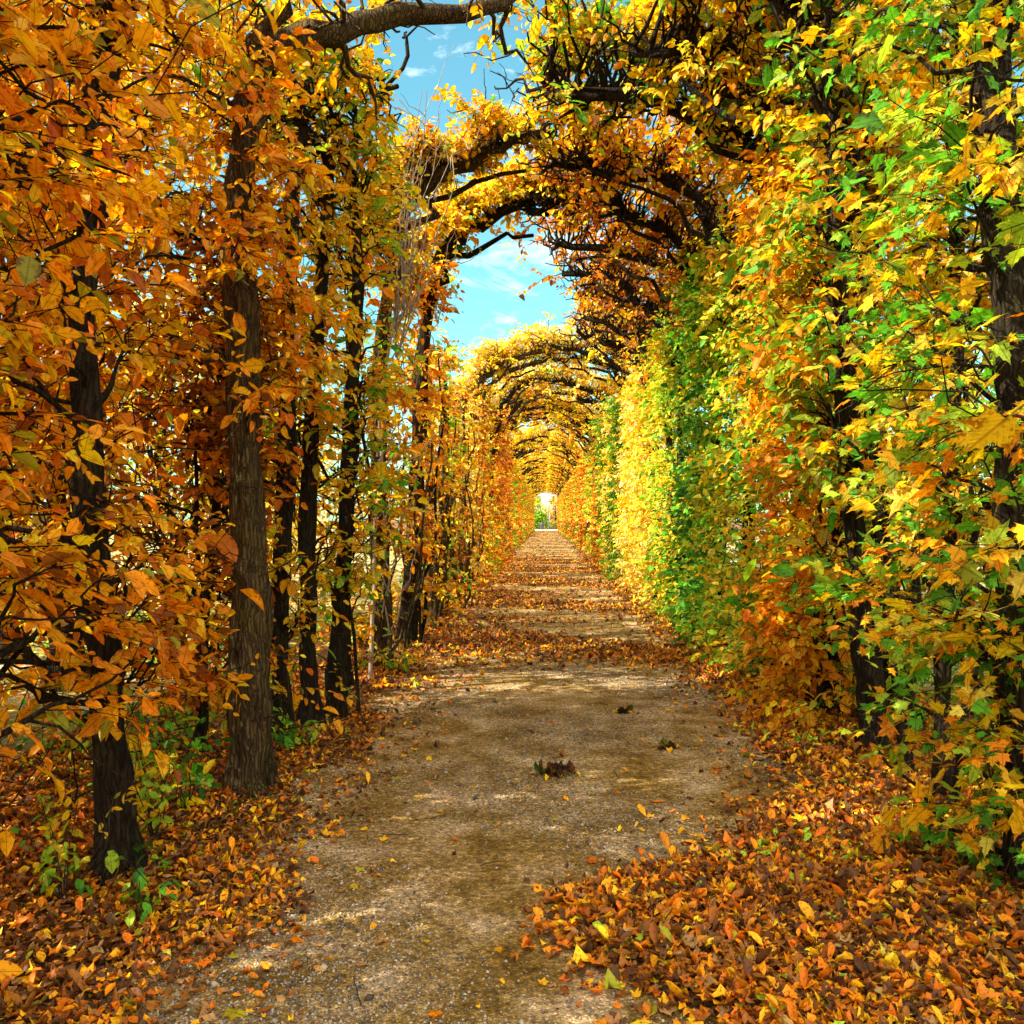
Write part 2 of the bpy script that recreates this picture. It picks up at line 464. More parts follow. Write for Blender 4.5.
def pick(pal, n):
    p = PAL[pal]; c = np.array([k for k, _ in p]); w_ = np.array([k for _, k in p], float)
    i = RNG.choice(len(p), n, p=w_ / w_.sum())
    out = c[i] * RNG.uniform(0.72, 1.12, (n, 1)) * RNG.uniform(0.9, 1.1, (n, 3))
    return np.clip(out, 0.003, 0.92)

def patchy(pal, P, scale=0.35, mixn=0.5):
    """colours that hang together in small clusters like leaves of one twig"""
    n = len(P)
    if n == 0: return np.zeros((0, 3))
    key = np.floor(P / scale + RNG.uniform(0, .3, P.shape)).astype(int)
    h = (key[:, 0] * 73856093 ^ key[:, 1] * 19349663 ^ key[:, 2] * 83492791) % 997
    tab = pick(pal, 997); own = pick(pal, n)
    u = RNG.random((n, 1))
    return np.where(u < mixn, tab[h] * RNG.uniform(0.85, 1.1, (n, 1)), own)

def sprays(fol, tub, O, Dv, Ln, k, size, pal, tmpl, droop=0.28, flat=0.35, twig_r=0.0022, size_var=0.34):
    """leafy twigs: alternate leaves along each twig"""
    n = len(O)
    Dv = nrm(Dv)
    Nn = nrm(np.array([0, 0, 1.]) + RNG.normal(0, flat, (n, 3)))
    t = (np.arange(k) + 0.7) / k
    side = np.where(np.arange(k) % 2 == 0, 1., -1.)
    P = O[:, None] + Dv[:, None] * (Ln[:, None] * t[None])[..., None]
    P[..., 2] -= droop * Ln[:, None] * t[None] ** 2
    S = np.cross(Nn, Dv)
    LD = Dv[:, None] * RNG.uniform(.3, .9, (n, k, 1)) + S[:, None] * side[None, :, None] * 0.85 + RNG.normal(0, 0.28, (n, k, 3))
    LD[..., 2] -= RNG.uniform(0.0, 0.75, (n, k))
    LN = Nn[:, None] + RNG.normal(0, 0.42, (n, k, 3))
    sz = size * np.exp(RNG.normal(0, size_var, (n, k)))
    P = P.reshape(-1, 3); LD = LD.reshape(-1, 3); LN = LN.reshape(-1, 3)
    keep = RNG.random(len(P)) < 0.9
    cols = np.repeat(pick(pal, n), k, 0) * RNG.uniform(0.85, 1.12, (n * k, 1))
    own = pick(pal, n * k)
    cols = np.where(RNG.random((n * k, 1)) < 0.55, cols, own)
    fol.add(tmpl, P[keep], LD[keep], LN[keep], sz.reshape(-1)[keep], np.clip(cols[keep], 0, .92))
    if tub is not None:
        tt = np.linspace(0, 1, 4)
        Q = O[:, None] + Dv[:, None] * (Ln[:, None] * tt[None])[..., None]
        Q[..., 2] -= droop * Ln[:, None] * tt[None] ** 2
        Rr = twig_r * (1.3 - tt)[None].repeat(n, 0)
        tub.add(Q, Rr, 3)

# ------------------------------------------------------------------ the trees of the tunnel
def along(P, t):
    """points at parameter t (q,) of ONE polyline P (m,3)"""
    m = len(P); f = np.clip(t, 0, 1) * (m - 1); i = np.minimum(f.astype(int), m - 2); u = (f - i)[:, None]
    return P[i] * (1 - u) + P[i + 1] * u

def arch_points(x0, y0, inward, reach, zs=4.0, a=1.85, b=1.6, ydrift=0.0, m=12, wob=0.05):
    th = np.linspace(0, reach * math.pi / 2, m)
    P = np.stack([x0 + inward * a * (1 - np.cos(th)), y0 + ydrift * np.linspace(0, 1, m) ** 1.3, zs + b * np.sin(th)], 1)
    w_ = RNG.normal(0, wob, P.shape); w_[0] = 0
    return P + w_

def tree_parts(x0, y0, s, trunk=None, r=0.09, pal='orange', zmin=0.6, ztop=4.3, wy=0.8, xin=0.30, xout=0.7,
               nbr=34, nsp=7, k=9, size=0.075, lod='hi', reach=0.0, ydrift=0.0, arch_n=40, arch_pal=None, arch_thick=0.8,
               zs=4.0, tips=True, limb_r=None, twl=(0.22, 0.45), stems=0, arch_w=0.8, bark=None, tmpl=None, low_sparse=1.0, under=0.12, bare=30, limb_pts=None, epi=12, fine=0):
    """builds the meshes of one tree around base (x0,y0); inward = towards the path. returns dict name -> mesh"""
    inward = -s
    org = np.array([x0, y0, 0.0])
    if trunk is None:
        zz = np.linspace(-0.08, zs, 13)
        lean = RNG.normal(0, 0.035, 2)
        wob = np.cumsum(RNG.normal(0, 0.022, (13, 2)), 0)
        trunk = np.stack([x0 + lean[0] * zz + wob[:, 0] * (zz > 0.1), y0 + lean[1] * zz + wob[:, 1] * (zz > 0.1), zz], 1)
        trunk[:, 0] -= 0
    else:
        trunk = np.asarray(trunk, float)
        tt = np.linspace(0, 1, 16)
        trunk = along(trunk, tt) + RNG.normal(0, 0.008, (16, 3))
    m = len(trunk)
    hi = lod == 'hi'
    tmpl = tmpl or {'hi': T_HI, 'mid': T_MID, 'lo': T_LO}[lod]
    tb = Tubes()
    # resample the trunk more finely near the base so that the roots flare
    tt = np.linspace(0, 1, 60 if hi else 12) ** 1.35
    tp = along(trunk, tt)
    rad = r * (1 - 0.42 * tt)
    tb.add(tp, rad, 22 if hi else 8, 0.03 if hi else 0.02, lobes=True)
    for _ in range(stems):     # slender extra stems from the same stool
        a = np.array([x0 + RNG.normal(.07 * inward, .09), y0 + RNG.normal(0, .33), -.05]); b_ = a + np.array([RNG.normal(0, .15), RNG.normal(0, .3), RNG.uniform(2.2, 3.8)])
        P = wig(a, b_, 12, 0.06); tb.add(P, RNG.uniform(.7, 1.6) * np.linspace(0.022, 0.010, 12)[None], 6, 0.05)
    out = {'trunk': tb.mesh('trunk', bark or M_BARK, org)}
    brt = Tubes(); twt = brt if lod != 'lo' else None
    fol = Foliage()
    top = trunk[-1]
    if reach > 0:
        limb = arch_points(top[0], top[1], inward, reach, top[2], a=abs(top[0] - 0.12) , b=5.65 - top[2], ydrift=ydrift, wob=0.05)
        if limb_pts is not None:
            limb = along(np.array([top] + list(limb_pts), float), np.linspace(0, 1, 16)) + RNG.normal(0, .012, (16, 3))
        lr = limb_r or r * 0.62
        lb = Tubes()
        lb.add(limb, np.linspace(lr, lr * 0.45, len(limb)), 10 if hi else 6, 0.08 if hi else 0.03)
        if reach > .5:   # second, thinner rod leaving lower down and running beside the first
            st = along(trunk, np.array([0.86]))[0]
            l2 = arch_points(st[0], st[1], inward, reach * .9, st[2], a=abs(top[0] - 0.1), b=5.5 - st[2], ydrift=RNG.normal(0, .35), wob=0.06)
            lb.add(l2, np.linspace(lr * .6, lr * .22, len(l2)), 7 if hi else 5, 0.08)
        out['limb'] = lb.mesh('limb', bark or M_BARK, org)
    # side branches of the wall part
    def branch_set(A, B, r0, nspr, tlo, outward, pal_, mseg=8, dens=1.0):
        P = wig(A, B, mseg if lod != 'lo' else 4, 0.16, 0.05)
        n = len(P)
        Ln = np.linalg.norm(B - A, axis=1)
        rr = (r0 * (0.6 + 0.5 * Ln / max(Ln.mean(), .01)))[:, None] * np.linspace(1, 0.3, P.shape[1])[None]
        brt.add(P, rr, 5 if hi else 3, 0.08)
        # forked secondaries for the near trees
        if hi:
            tA = RNG.uniform(.3, .9, n); idx = (tA * (P.shape[1] - 1)).astype(int)
            a2 = P[np.arange(n), idx]
            b2 = a2 + (B - A) * RNG.uniform(.2, .5, (n, 1)) + RNG.normal(0, 0.16, (n, 3))
            P2 = wig(a2, b2, 6, 0.2); brt.add(P2, np.linspace(r0 * .55, r0 * .2, 6)[None].repeat(n, 0), 4)
        t = RNG.uniform(tlo, 1.0, (n, nspr)); f = t * (P.shape[1] - 1); i = np.minimum(f.astype(int), P.shape[1] - 2); u = (f - i)[..., None]
        ar = np.arange(n)[:, None]
        O = P[ar, i] * (1 - u) + P[ar, i + 1] * u
        O = O.reshape(-1, 3)
        bd = np.repeat(nrm(B - A)[:, None], nspr, 1).reshape(-1, 3)
        ow = np.repeat(outward[:, None], nspr, 1).reshape(-1, 3)
        Dv = bd * 0.45 + ow * 0.5 + RNG.normal(0, 0.55, O.shape) * np.array([1, 1, .55])
        Lw = RNG.uniform(twl[0], twl[1], len(O))
        sprays(fol, twt, O, Dv, Lw, k, size, pal_, tmpl)
    if fine:      # leafless fine twigs in the depth of the hedge
        zf = RNG.uniform(.3, ztop, fine)
        A = np.stack([x0 - inward * RNG.uniform(-.15, .55, fine), y0 + RNG.uniform(-.7, .7, fine), zf], 1)
        A[: fine // 2] = along(trunk, zf[: fine // 2] / trunk[-1, 2])
        B = A + RNG.normal(0, .30, (fine, 3)) + np.array([0, 0, .12])
        brt.add(wig(A, B, 7, .28), RNG.uniform(.0018, .006, (fine, 1)) * np.linspace(1, .4, 7)[None], 4)
    if epi:
        ze = RNG.uniform(.35, min(3.6, trunk[-1, 2]), epi); A = along(trunk, ze / trunk[-1, 2])
        a_ = RNG.uniform(0, 6.28, epi); B = A + np.stack([np.cos(a_), np.sin(a_), RNG.uniform(-.1, .5, epi)], 1) * RNG.uniform(.12, .34, (epi, 1))
        branch_set(A, B, 0.005, 2, .4, B - A, pal)
    zt = RNG.uniform(zmin, ztop, nbr)
    if low_sparse < 1:
        keep = (zt > 1.7) | (RNG.random(nbr) < low_sparse); zt = zt[keep]
    n = len(zt)
    tfr = np.clip((zt - RNG.uniform(0.05, 0.45, n)) / trunk[-1, 2], 0.05, 1)
    A = along(trunk, tfr)
    u = RNG.random(n)
    fx = np.where(u < 0.6, xin * RNG.uniform(0.5, 1.0, n), np.where(u < .85, -xout * RNG.uniform(.4, 1, n), RNG.uniform(-xout, xin, n)))
    B = np.stack([A[:, 0] + inward * fx, A[:, 1] + RNG.uniform(-wy, wy, n), zt], 1)
    outw = np.stack([np.sign(fx) * inward * 0.8, np.sign(B[:, 1] - A[:, 1]) * .3, np.full(n, -0.05)], 1)
    branch_set(A, B, 0.011 if hi else 0.008, nsp, 0.3, outw, pal)
    if reach > 0:
        na = arch_n
        t = RNG.uniform(0.05, 1.0, na)
        A = along(limb, t)
        th = t * reach * math.pi / 2
        nor = np.stack([-inward * np.cos(th), np.zeros(na), np.sin(th)], 1)
        isunder = RNG.random(na) < under
        lift = np.where(isunder, RNG.uniform(-.28, .1, na), RNG.uniform(.25, 1, na) * arch_thick)
        B = A + nor * lift[:, None] + np.stack([inward * RNG.uniform(-.3, .45, na) * np.sin(th), RNG.uniform(-arch_w, arch_w, na), RNG.normal(0, .08, na)], 1)
        branch_set(A, B, 0.017 if hi else 0.012, nsp, 0.45, nor * .7, arch_pal or pal)
    if tips:   # upright shoots above the clipped top
        nt_ = 10 if reach > 0 else 16
        A = along(trunk, RNG.uniform(.86, 1, nt_)); B = A + np.stack([RNG.uniform(-.4, .5, nt_) * -inward, RNG.uniform(-wy, wy, nt_), RNG.uniform(.2, .85, nt_)], 1)
        branch_set(A, B, 0.009, max(3, nsp // 2), .2, np.tile([0, 0, 1.], (nt_, 1)), arch_pal or pal)
    if reach > 0 and bare:
        t = RNG.uniform(0.12, 1.0, bare); A = along(limb, t); th = t * reach * math.pi / 2
        nor = np.stack([-inward * np.cos(th), np.zeros(bare), np.sin(th)], 1); tan = np.stack([inward * np.sin(th), np.zeros(bare), np.cos(th)], 1)
        B = A + nor * RNG.uniform(-.22, .4, (bare, 1)) + tan * RNG.uniform(.1, .6, (bare, 1)) + np.stack([np.zeros(bare), RNG.uniform(-.6, .6, bare), np.zeros(bare)], 1)
        P = wig(A, B, 8, .22); brt.add(P, RNG.uniform(.010, .024, (bare, 1)) * np.linspace(1, .35, 8)[None], 5, .15)
        A2 = P[:, 5]; B2 = A2 + RNG.normal(0, .22, A2.shape); brt.add(wig(A2, B2, 6, .25), RNG.uniform(.005, .011, (bare, 1)) * np.linspace(1, .4, 6)[None], 4)
    out['branchwork'] = brt.mesh('branchwork', bark or M_BARK, org)
    out['crown'] = fol.mesh('crown', M_LEAF if hi else M_LEAFLOW, org, hi)
    return out

def put_tree(name, parts, loc, label, cat='tree', group=None):
    e = empty(name, loc)
    tag(e, label, cat, group)
    for kname, me in parts.items():
        o = link(kname, me, e)
        if kname in ('branch', 'twig'): pass
    return e

def W(px, y, z=None, py=None):
    """pixel column (and row) of the photograph -> world point on depth y, used to read off where things stand"""
    x = (px - 545) / 900 * y
    return (x, y, z if py is None else 1.6 - (py - 520) / 900 * y)

GL = 'trees of the left row of the arched walk'
GR = 'trees of the right row of the arched walk'

# ---- left row, near
def trunk_px(lst, ys):
    return [W(px, y, py=py) if py < 2000 else W(px, y, z=-0.06) for (px, py), y in zip(lst, ys)]

p = tree_parts(-1.95, 1.75, -1, r=0.08, pal='orangegreen', zmin=.5, ztop=4.0, wy=.7, xin=.52, xout=.3, nbr=66, nsp=7, k=9, size=0.066, reach=1, arch_n=50, tips=True, fine=90, twl=(.22, .42), low_sparse=.5)
put_tree('hornbeam_tree', p, (-1.95, 1.75, 0), 'orange hornbeam nearest the camera on the left, its leafy sprays filling the upper corner', 'tree', GL)
p = tree_parts(-1.90, 2.75, -1, trunk=[(-1.90, 2.75, -.06), (-1.93, 2.75, 1), (-1.95, 2.72, 2), (-1.86, 2.7, 3), (-1.80, 2.7, 3.9)], r=0.05, pal='orange', zmin=.7, ztop=4.1, wy=.7, xin=.38, xout=.45, nbr=58, nsp=7, k=9, size=0.064, tips=True, fine=90, twl=(.22, .42), low_sparse=.6)
put_tree('hornbeam_tree', p, (-1.90, 2.75, 0), 'slender dark hornbeam at left edge, half hidden by orange leaves', 'tree', GL)
T1 = [W(112, 3.9, z=-.06), W(100, 3.9, py=740), W(88, 3.9, py=600), W(75, 3.9, py=450), W(75, 3.95, py=300), W(85, 4.0, py=120), W(110, 4.1, z=4.0)]
p = tree_parts(T1[0][0], 3.9, -1, trunk=T1, r=0.072, pal='orange', zmin=.9, ztop=4.2, wy=.75, xin=.2, xout=.9, nbr=75, nsp=6, k=8, size=0.062, reach=1, arch_n=50, low_sparse=.75, fine=150)
put_tree('hornbeam_tree', p, (T1[0][0], 3.9, 0), 'black-barked leaning hornbeam with orange leaves left of the thick bare trunk', 'tree', GL)
T2 = [W(250, 5.1, z=-.06), W(248, 5.1, py=700), W(246, 5.1, py=560), W(240, 5.1, py=400), W(233, 5.1, py=260), W(236, 5.15, py=150), W(244, 5.25, py=70)]
p = tree_parts(T2[0][0], 5.1, -1, trunk=T2, r=0.118, pal='orange', zmin=2.3, ztop=4.3, wy=.6, xin=.25, xout=.6, nbr=40, nsp=6, k=8, size=0.064, reach=1.08, arch_n=14, arch_thick=.4, bare=14, limb_r=.095, limb_pts=[W(270, 5.3, py=42), W(305, 5.4, py=28), W(345, 5.5, py=20), W(385, 5.7, py=10), W(430, 5.9, py=8), W(470, 6.1, py=12), W(505, 6.3, py=2), W(540, 6.5, py=-25)], bark=M_BARKL, under=.12, arch_pal='gold', fine=60)
put_tree('hornbeam_tree', p, (T2[0][0], 5.1, 0), 'thick olive-brown ridged trunk whose nearly leafless limb bends over the top of the path', 'tree', GL)
sm = [(185, 5.8, -2.3, .032), ]
p = tree_parts(-2.30, 5.8, -1, r=0.035, pal='rust', zmin=.6, ztop=3.8, wy=.8, xin=.1, xout=.7, nbr=95, nsp=7, k=8, size=0.064, stems=1, tips=False, fine=200)
put_tree('hornbeam_sapling', p, (-2.30, 5.8, 0), 'thin dark sapling with rust leaves behind the two nearest thick trunks', 'sapling', GL)
T3 = [W(277, 6.4, z=-.06), W(277, 6.4, py=640), W(283, 6.4, py=480), W(286, 6.4, py=330), W(290, 6.4, py=180), W(300, 6.4, py=120)]
p = tree_parts(T3[0][0], 6.4, -1, trunk=T3, r=0.068, pal='gold', zmin=1.0, ztop=4.4, wy=.6, xin=.22, xout=.6, nbr=40, nsp=6, k=8, fine=60, size=0.062, reach=.35, arch_n=26, arch_pal='gold', low_sparse=.7, bare=5)
put_tree('maple_tree', p, (T3[0][0], 6.4, 0), 'dark slim trunk just right of the thick ridged trunk', 'tree', GL)
T4 = [W(310, 6.75, z=-.06), W(306, 6.75, py=640), W(305, 6.75, py=500), W(312, 6.75, py=360), W(322, 6.75, py=240), W(325, 6.75, py=150)]
p = tree_parts(T4[0][0], 6.75, -1, trunk=T4, r=0.070, pal='gold', zmin=1.2, ztop=4.4, wy=.5, xin=.2, xout=.5, nbr=30, nsp=6, k=8, fine=60, size=0.062, low_sparse=.6)
put_tree('maple_tree', p, (T4[0][0], 6.75, 0), 'dark trunk between two slim trunks on the left, yellow leaves above', 'tree', GL)
T5 = [W(335, 7.1, z=-.06), W(336, 7.1, py=640), W(345, 7.1, py=520), W(350, 7.1, py=400), W(358, 7.1, py=280), W(352, 7.1, py=180)]
p = tree_parts(T5[0][0], 7.1, -1, trunk=T5, r=0.072, pal='goldgreen', zmin=.9, ztop=4.6, wy=.6, xin=.25, xout=.6, nbr=44, nsp=6, k=8, fine=70, size=0.062, reach=.4, arch_n=30, stems=1, bare=4, low_sparse=.6)
put_tree('maple_tree', p, (T5[0][0], 7.1, 0), 'slim dark trunk at the left path edge with yellow and green maple leaves', 'tree', GL)
T6 = [W(380, 9.5, z=-.06), W(378, 9.5, py=560), W(376, 9.5, py=440), W(380, 9.5, py=330), W(392, 9.5, py=255)]
p = tree_parts(T6[0][0], 9.5, -1, trunk=T6, r=0.095, pal='rustgold', zmin=.5, ztop=4.8, wy=.8, xin=.25, xout=.6, nbr=34, stems=4, nsp=7, k=9, size=0.07, reach=1.0, arch_n=110, arch_thick=.34, arch_w=.4, bare=18, arch_pal='gold', under=.0, limb_r=.10, bark=M_BARKL, lod='hi')
put_tree('hornbeam_tree', p, (T6[0][0], 9.5, 0), 'leaning pale-lit trunk on the left whose limb forms the first full arch', 'tree', GL)
p = tree_parts(-1.85, 8.3, -1, r=0.05, pal='gold', zmin=1.8, ztop=4.4, wy=.5, xin=.2, xout=.4, nbr=16, nsp=7, k=9, size=0.07)
put_tree('maple_tree', p, (-1.85, 8.3, 0), 'bright yellow young maple in the left row behind the three slim dark trunks', 'tree', GL)
T7 = [W(405, 11.5, z=-.06), W(412, 11.5, py=560), W(418, 11.5, py=450), W(420, 11.5, py=360), W(428, 11.5, py=300)]
p = tree_parts(T7[0][0], 11.5, -1, trunk=T7, r=0.12, pal='rustgold', zmin=.3, ztop=4.8, wy=.9, xin=.12, xout=.6, stems=4, nbr=42, nsp=7, k=9, size=0.072, reach=1.0, arch_n=120, arch_thick=.42, arch_w=.4, bare=20, arch_pal='gold', under=.0, limb_r=.115, lod='mid')
put_tree('hornbeam_tree', p, (T7[0][0], 11.5, 0), 'stout dark trunk on the left under the second full arch, above the leaf-strewn path', 'tree', GL)

# ---- right row, near
TR0 = [W(1022, 3.8, z=-.06), W(1012, 3.8, py=760), W(1006, 3.8, py=600), W(1005, 3.8, py=440), W(1000, 3.85, py=280), W(985, 3.9, py=120), W(980, 4.0, z=3.9)]
p = tree_parts(2.25, 2.5, 1, r=0.06, pal='maple', zmin=.5, ztop=4.0, wy=.7, xin=.60, xout=.3, nbr=80, nsp=5, k=6, size=0.078, tmpl=T_MAPLE, low_sparse=.5)
put_tree('maple_tree', p, (2.25, 2.5, 0), 'yellow and green maple sprays at the right edge nearest the camera', 'tree', GR)
p = tree_parts(TR0[0][0], 3.8, 1, trunk=TR0, r=0.10, pal='maple', zmin=.5, ztop=4.2, wy=.9, xin=.42, xout=.6, nbr=84, nsp=5, k=7, size=0.088, tmpl=T_MAPLE, reach=.0, bark=M_BARK, epi=46)
put_tree('maple_tree', p, (TR0[0][0], 3.8, 0), 'thick brown ivy-footed maple trunk at the right edge', 'tree', GR)
p = tree_parts(2.2, 5.0, 1, r=0.045, pal='goldgreen', zmin=.9, ztop=4.6, wy=.8, xin=.36, xout=.6, nbr=56, nsp=6, k=8, size=0.082, tmpl=T_MAPLE, stems=2, reach=.35, arch_n=16, low_sparse=.6)
put_tree('maple_tree', p, (2.2, 5.0, 0), 'slender green and gold maple between the thick right trunk and the twin dark trunks', 'tree', GR)
TR1 = [W(872, 6.25, z=-.06), W(862, 6.25, py=640), W(850, 6.25, py=520), W(843, 6.25, py=400), W(835, 6.25, py=260), W(825, 6.25, py=120)]
p = tree_parts(TR1[0][0], 6.25, 1, trunk=TR1, r=0.085, pal='olive', zmin=.8, ztop=4.8, wy=.7, xin=.35, xout=.6, nbr=66, nsp=7, k=8, size=0.078, reach=.6, arch_n=30, arch_pal='olive', stems=2, arch_thick=.6, low_sparse=.7)
put_tree('hornbeam_tree', p, (TR1[0][0], 6.25, 0), 'nearer of the twin dark trunks on the right, olive and green leaves', 'tree', GR)
TR2 = [W(893, 6.8, z=-.06), W(885, 6.8, py=600), W(875, 6.8, py=480), W(868, 6.8, py=330), W(850, 6.8, py=150)]
p = tree_parts(TR2[0][0], 6.8, 1, trunk=TR2, r=0.08, pal='goldgreen', zmin=1.0, ztop=4.8, wy=.6, xin=.5, xout=.5, nbr=44, nsp=6, k=8, size=0.078, reach=.55, arch_n=24, arch_pal='rustgold')
put_tree('hornbeam_tree', p, (TR2[0][0], 6.8, 0), 'farther of the twin dark trunks on the right, gold and green leaves', 'tree', GR)
p = tree_parts(2.25, 7.25, 1, r=0.075, pal='orange', zmin=.1, ztop=4.8, wy=.62, xin=.42, xout=.5, nbr=120, nsp=8, k=9, size=0.07, reach=.8, arch_n=130, arch_pal='gold', stems=2, arch_thick=.9, limb_r=.075, under=.12, bare=45)
put_tree('hornbeam_tree', p, (2.25, 7.25, 0), 'solid orange-brown leafy column on the right, leaves down to the ground', 'tree', GR)
p = tree_parts(2.25, 8.6, 1, r=0.08, pal='goldgreen', zmin=.1, ztop=4.9, wy=.7, xin=.42, xout=.5, nbr=130, nsp=8, k=9, size=0.068, reach=1.02, arch_n=170, arch_pal='goldgreen', arch_thick=1.05, limb_r=.085, lod='hi', under=.14, bare=60)
put_tree('hornbeam_tree', p, (2.25, 8.6, 0), 'yellow-green leafy column behind the orange one, its dark limbs arching over the path', 'tree', GR)
p = tree_parts(2.25, 10.2, 1, r=0.08, pal='lime', zmin=.1, ztop=4.9, wy=.75, xin=.40, xout=.5, nbr=120, nsp=7, k=9, size=0.072, reach=1.0, arch_n=130, arch_pal='rustgold', arch_thick=.9, limb_r=.08, lod='mid', under=.1, bare=80)
put_tree('hornbeam_tree', p, (2.25, 10.2, 0), 'bright lime-yellow leafy column on the right beside the dark green one', 'tree', GR)
p = tree_parts(2.25, 11.6, 1, r=0.08, pal='green', zmin=.1, ztop=4.9, wy=.8, xin=.40, xout=.5, nbr=120, nsp=7, k=9, size=0.072, reach=1.02, arch_n=140, arch_pal='rustgold', arch_thick=.9, limb_r=.08, lod='mid', under=.1, bare=80)
put_tree('hornbeam_tree', p, (2.25, 11.6, 0), 'darkest green leafy column in the right row', 'tree', GR)

# ---- the rest of both rows
ORD = ['zeroth', 'first', 'second', 'third', 'fourth', 'fifth', 'sixth', 'seventh', 'eighth', 'ninth', 'tenth', 'eleventh', 'twelfth', 'thirteenth', 'fourteenth', 'fifteenth', 'sixteenth', 'seventeenth', 'eighteenth', 'nineteenth', 'twentieth']
WORD = {'rust': 'rust-orange', 'rustgold': 'rust and gold', 'gold': 'golden', 'goldgreen': 'gold and green', 'pale': 'pale yellow', 'lime': 'lime-yellow', 'green': 'green', 'olive': 'olive', 'orange': 'orange'}
LEFT_MID = [('rustgold', 13.1, .0), ('goldgreen', 14.7, 0), ('rust', 16.3, 0), ('pale', 17.9, 0), ('rust', 19.5, .0), ('rustgold', 21.3, 1), ('rust', 22.9, 1), ('goldgreen', 24.5, 0), ('rust', 26.1, 1), ('gold', 27.7, 0), ('rust', 29.3, 1), ('goldgreen', 30.9, 0), ('rust', 32.4, 1)]
RIGHT_MID = [('green', 13.0, 1.0), ('lime', 14.5, .95), ('goldgreen', 16.0, .85), ('pale', 17.6, .8), ('pale', 19.2, .85), ('pale', 20.8, 1), ('pale', 22.4, 1), ('green', 24.1, 0), ('pale', 25.9, 1), ('green', 27.5, 0), ('rustgold', 29.1, 1), ('goldgreen', 30.7, 0), ('rust', 32.3, 1)]
ARCHPAL = ['rust', 'rustgold', 'gold', 'pale']
for side, lst, wx, nmw, grp in ((-1, LEFT_MID, 1.66, 'left', GL), (1, RIGHT_MID, 2.25, 'right', GR)):
    for i, (pal, y, rc) in enumerate(lst):
        x = side * (wx + RNG.normal(0, .05))
        ap = ('rust' if i < 2 else 'rustgold') if y < 20 else (('gold', 'rustgold', 'pale')[i % 3])
        p = tree_parts(x, y, side, r=0.09, pal=pal, zmin=.1, ztop=(4.5 if side < 0 and rc == 0 else 4.9), tips=(side > 0 or rc > 0), wy=(.46 if side < 0 and y < 20 else .62), bark=(M_BARKL if side < 0 and y < 26 else None), xin=((.02 + .10 * RNG.random() if y < 22 else .2) if side < 0 else .28 + .08 * RNG.random()), xout=.55, nbr=((50 if y < 20 else 85) if side < 0 else 120), stems=(6 if side < 0 and y < 22 else 0), nsp=6, k=8, size=0.074 if y < 20 else .082, reach=rc, arch_n=int((120 if y < 20.5 else 84) * rc), arch_pal=ap, arch_thick=.9 if y < 20.5 else .6, arch_w=.55 if y < 20.5 else .4, limb_r=.10, lod='mid', under=.12, bare=45)
        after = 'stout second-arch trunk' if side < 0 else 'darkest green column'
        put_tree('hornbeam_tree', p, (x, y, 0), '%s hornbeam column in the %s row, %s beyond the %s' % (WORD[pal], nmw, ORD[i + 1], after), 'tree', grp)

# far part: eight columns per side, copied down the walk
FARP = ['gold', 'rust', 'rustgold', 'olive', 'rustgold', 'green', 'pale', 'rust']
for side, wx, nmw, grp in ((-1, 1.88, 'left', GL), (1, 2.25, 'right', GR)):
    variants = []
    for i, pal in enumerate(FARP):
        rc = (1, 0, 1, 1, 0, 1, 0, 1)[i]
        p = tree_parts(side * (wx + .12), 0, side, r=0.10, pal=pal, zmin=.1, ztop=4.9, wy=.58, xin=.08 + .22 * (i % 2), xout=.5, nbr=64, nsp=6, k=7, size=0.115, reach=rc, arch_n=int(60 * rc), arch_pal='gold' if i % 3 else 'rustgold', arch_thick=.7, arch_w=.45, limb_r=.10, lod='lo', under=.12, bare=16, twl=(.25, .5))
        variants.append((pal, p))
    y = 34.2; j = 0; wx += .12
    while y < 129:
        pal, p = variants[(j * 3 + (0 if side < 0 else 2)) % 8]
        near = y < 50
        if near:
            lab = '%s hornbeam deep in the %s row, %s beyond the last lit ground stripe' % (WORD[pal], nmw, ORD[j + 1])
            lab = '%s column deep in the %s row, %s of the narrow far ones' % (WORD[pal], nmw, ORD[j + 1])
        else:
            lab = 'tiny %s column at the far end of the %s row' % (WORD[pal], nmw)
        q = dict(p) if near else {k_: v_ for k_, v_ in p.items() if k_ in ('trunk', 'limb', 'crown')}
        e = put_tree('hornbeam_tree', q, (side * wx + RNG.normal(0, .06), y, 0), lab, 'tree', grp if near else 'far %s %s columns' % (nmw, WORD[pal]))
        y += 1.75 + RNG.uniform(-.1, .1) + (1.0 if j % 4 == 2 else 0); j += 1

